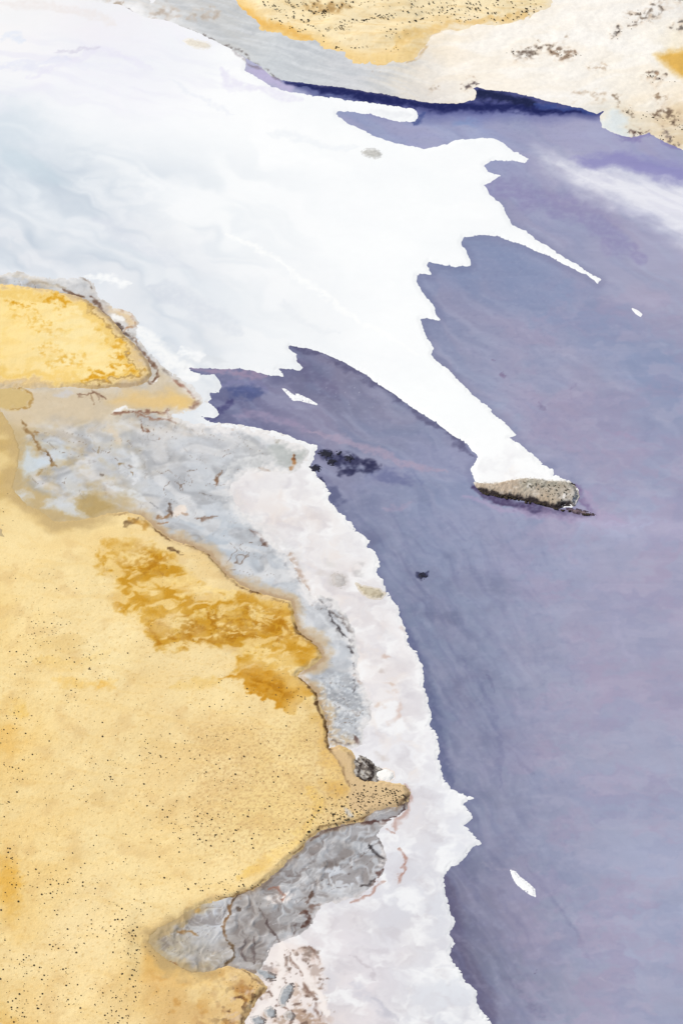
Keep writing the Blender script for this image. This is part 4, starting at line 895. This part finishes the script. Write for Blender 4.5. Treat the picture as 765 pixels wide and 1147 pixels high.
for pts, lab in [([(356,507),(363,504),(371,506),(373,511),(366,513),(360,510)], "black mud bank nearest the white shore point"),
                 ([(366,515),(372,513),(377,517),(374,521),(368,520)], "black mud bank just below the one nearest the shore"),
                 ([(386,512),(392,510),(396,514),(392,517),(387,515)], "black mud bank furthest right of the group by the point"),
                 ([(377,506),(382,506),(383,508),(378,509)], "tiniest black mud bank of the group by the point"),
                 ([(347,523),(352,520),(360,524),(358,528),(350,527)], "long dark mud bank against the white shore below the group"),
                 ([(469,644),(474,642),(478,645),(475,648),(470,647)], "lone dark mud bank out in the purple water")]:
    rise("mud_bank", lab, "mud bank", pts, 0.3, 0.02, plain((26,26,42), (44,44,72), 1.0), M_MUD, 1.0, 0.35, None, 1.2, 0.3, len(lab))

# ------------------------------------------------------------------ shrubs
def shrub_mesh(seed, leafy, leaves):
    r = random.Random(seed)
    bm = bmesh.new()
    bmesh.ops.create_icosphere(bm, subdivisions=2, radius=0.72)
    for v in bm.verts:
        k = 1 + r.uniform(-0.28, 0.28)
        v.co = Vector((v.co.x * k, v.co.y * k, max(v.co.z * k * 0.75 + 0.45, 0.02)))
    for i in range(leaves):
        a, e = r.uniform(0, 6.283), math.asin(r.uniform(-0.1, 1))
        c = Vector((math.cos(a) * math.cos(e), math.sin(a) * math.cos(e), math.sin(e) * 0.75 + 0.42)) * r.uniform(0.7, 1.05)
        n = Vector((r.gauss(0, 1), r.gauss(0, 1), r.gauss(0, 1))).normalized()
        t = n.orthogonal().normalized(); b = n.cross(t)
        s = r.uniform(0.10, 0.22)
        bm.faces.new([bm.verts.new(c + t * s * 1.6), bm.verts.new(c + b * s * 0.7), bm.verts.new(c - t * s * 1.6), bm.verts.new(c - b * s * 0.7)])
    me = bpy.data.meshes.new("saltbush"); bm.to_mesh(me); bm.free()
    me.materials.append(leafy)
    return me
DARK = [shrub_mesh(i, M_SHRUB, 60) for i in range(4)]
PALE = [shrub_mesh(20 + i, M_SHRUB_PALE, 60) for i in range(3)]

def scatter_blobs(lst, sd):
    r = np.random.default_rng(sd)
    out = []
    for (u, v, ru, rv, n) in lst:
        a = r.normal(0, 0.8, (n, 2))
        out.append(np.stack([u + a[:, 0] * ru, v + a[:, 1] * rv], 1))
    return np.concatenate(out)
sand_pts = scatter_blobs([(60,715,25,18,55),(30,738,22,10,12),(105,742,14,12,22),(85,782,14,6,10),(45,755,60,50,40),(20,815,22,18,26),(15,862,18,10,22),(60,880,50,24,22),(150,850,50,30,34),(210,845,60,24,50),
  (240,790,60,16,40),(330,785,18,14,20),(300,860,50,50,60),(215,920,36,18,80),(190,870,60,40,60),(14,955,12,45,34),(60,990,22,12,40),(110,970,60,22,26),(125,1035,26,16,34),(150,1062,9,34,44),(85,1030,50,30,30),
  (30,1085,38,20,42),(60,1112,40,14,34),(140,1130,18,18,36),(18,1130,24,14,36),(110,1105,40,30,34),(240,990,24,8,30),(250,940,50,30,40),(330,920,40,30,50),(290,1000,26,12,24),(8,580,8,20,5),(40,670,30,20,8),(50,1060,60,40,40),
  (150,720,40,12,10),(270,1000,20,6,16)], 5)
point_pts = scatter_blobs([(425,890,24,8,110),(400,905,22,10,70),(385,915,20,8,40),(445,888,10,8,40),(370,915,16,10,24),(350,925,12,12,18)], 6)
def arc_pts(lines, sd):
    r = np.random.default_rng(sd)
    out = []
    for pts, n, j in lines:
        P = np.array(pts, float)
        t = r.random(n) * (len(P) - 1)
        i = t.astype(int)
        q = P[i] + (P[i + 1] - P[i]) * (t - i)[:, None]
        out.append(q + r.normal(0, 1, (n, 2)) * np.array([j * 1.6, j * 0.7]))
    return np.concatenate(out)
dune_pts = arc_pts([([(296,0),(322,15),(345,28),(370,33),(395,28),(418,20),(440,14)],80,2),([(320,0),(345,12),(380,24),(410,24),(435,15),(470,8)],60,3),([(300,20),(330,32),(352,40),(380,53),(398,54),(412,50)],24,2),
  ([(345,0),(370,6),(400,4),(440,2),(500,6),(560,4),(610,2)],90,4),([(470,10),(500,14),(530,10),(560,14),(600,8)],60,4),([(500,20),(530,22),(570,22),(600,12)],36,3),([(425,35),(440,30),(455,26),(470,22),(495,18)],26,2),([(330,-20),(450,-30),(560,-20)],50,10),
  ([(430,40),(445,36)],12,3),([(350,15),(365,12)],20,4)], 9)
islet_top = scatter_blobs([(628,550,12,9,42),(600,543,12,4,14),(586,538,10,3,12),(612,545,10,6,18)], 11)
islet_rim = arc_pts([([(536,549),(546,554),(562,557),(580,560),(596,565)],34,1.0),([(560,556),(580,558),(600,563),(612,567)],26,1.2),([(620,570),(634,572),(650,574),(660,577)],20,1.2),([(640,542),(648,552)],5,0.8)], 12)
far_pts = arc_pts([([(570,58),(590,60),(610,57),(645,63)],30,2.5),([(718,84),(730,86),(748,92)],16,2),([(725,130),(745,132),(765,145)],26,3),([(704,150),(720,148)],8,1.5),([(735,150),(765,166)],14,2),([(700,120),(710,128)],8,2),([(690,42),(704,30),(716,14)],12,2)], 13)

hs, hd, hfar = h_sand(SAND), h_dune, h_far
def islet_h(u, v):
    d = inside_dist(ISLET, u, v, 30)
    return d, 0.05 + 1.8 * sstep(-1.0, 5.0, d)
zones = [
 (sand_pts, hs, 3, DARK, (0.2, 0.38), 126, "small dark saltbush scattered over the wide ochre sand flat on the left", "dark bushes dotted over the ochre sand flat"),
 (point_pts, hs, 2, DARK, (0.22, 0.42), 50, "small dark saltbush crowding the brown sandy point", "dark bushes on the brown sandy point"),
 (dune_pts, hd, 3, DARK, (0.42, 0.9), 64, "dark saltbush in curved rows on the pale dune at the top", "dark bushes in rows on the far dune"),
 (islet_rim, None, -99, DARK, (0.45, 0.8), 40, "black bush in the fringe along the lower shore of the tan islet", "black bushes fringing the islet"),
 (islet_top, islet_h, 0.5, PALE, (0.3, 0.5), 20, "grey-green bush growing on top of the tan islet", "grey-green bushes on the islet")]
small = []
for pts, hf, mind, meshes, (r0, r1), nmax, label, grp in zones:
    u, v = pts[:, 0], pts[:, 1]
    if hf is not None:
        d, z = hf(u, v)
        k = d > mind
        u, v, z = u[k], v[k], z[k]
    else:
        z = np.maximum(islet_h(u, v)[1], 0.02)
    rad = r0 + (r1 - r0) * RNG.random(len(u)) ** 2.2
    size = rad / mpp(v) * ((u > 0) & (u < W) & (v > 0) & (v < H))
    order = np.argsort(-size)
    for n, i in enumerate(order):
        x, y = ground(u[i], v[i], z[i])
        if n < nmax and size[i] > 0:
            o = bpy.data.objects.new("saltbush", random.choice(meshes))
            o.location = (float(x), float(y), float(z[i]) - 0.06)
            s = float(rad[i])
            o.scale = (s * random.uniform(0.85, 1.2), s * random.uniform(0.85, 1.2), s * random.uniform(0.7, 1.0))
            o.rotation_euler = (0, 0, random.uniform(0, 6.28))
            o["label"], o["category"], o["group"] = label, "bush", grp
            COL.objects.link(o)
        else:
            small.append((float(x), float(y), float(z[i]), float(rad[i])))
# everything smaller: low tussocks
u = RNG.uniform(-20, 450, 7500); v = RNG.uniform(600, 1170, 7500)
d, z = hs(u, v)
den = fbm(u / 40, v / 30, 4, 99)
k = (d > 3) & (den > -0.35 + 0.8 * RNG.random(len(u)))
for a, b, c in zip(u[k], v[k], z[k]):
    x, y = ground(a, b, c); small.append((float(x), float(y), float(c), float(RNG.uniform(0.06, 0.17))))
d, z = hfar(far_pts[:, 0], far_pts[:, 1])
for (a, b), c in zip(far_pts, z):
    x, y = ground(a, b, c); small.append((float(x), float(y), float(c), float(RNG.uniform(0.25, 0.6))))
u = RNG.uniform(265, 620, 420); v = RNG.uniform(-30, 60, 420)
d, z = hd(u, v)
k = (d > 5) & (fbm(u / 30, v / 8, 3, 97) > 0.05)
for a, b, c in zip(u[k], v[k], z[k]):
    x, y = ground(a, b, c); small.append((float(x), float(y), float(c), float(RNG.uniform(0.18, 0.42))))
verts, faces = [], []
tmpl = [(math.cos(t), math.sin(t)) for t in np.linspace(0, 6.283, 7)[:-1]]
for x, y, z, r in small:
    b = len(verts)
    for cx, cy in tmpl:
        k = r * random.uniform(0.7, 1.2); verts.append((x + cx * k, y + cy * k, z - 0.05))
    for cx, cy in tmpl:
        k = r * random.uniform(0.5, 0.9); verts.append((x + cx * k, y + cy * k, z + r * random.uniform(0.45, 0.7)))
    verts.append((x, y, z + r * random.uniform(0.7, 1.0)))
    for i in range(6):
        j = (i + 1) % 6
        faces.append((b + i, b + j, b + 6 + j, b + 6 + i)); faces.append((b + 6 + i, b + 6 + j, b + 12))
me = bpy.data.meshes.new("tussocks"); me.from_pydata(verts, [], faces); me.materials.append(M_SHRUB)
ts = bpy.data.objects.new("tussocks", me); COL.objects.link(ts)
ts["kind"] = "stuff"; ts["label"] = "tiny dark tussocks peppering the sand between the larger bushes"; ts["category"] = "tussocks"
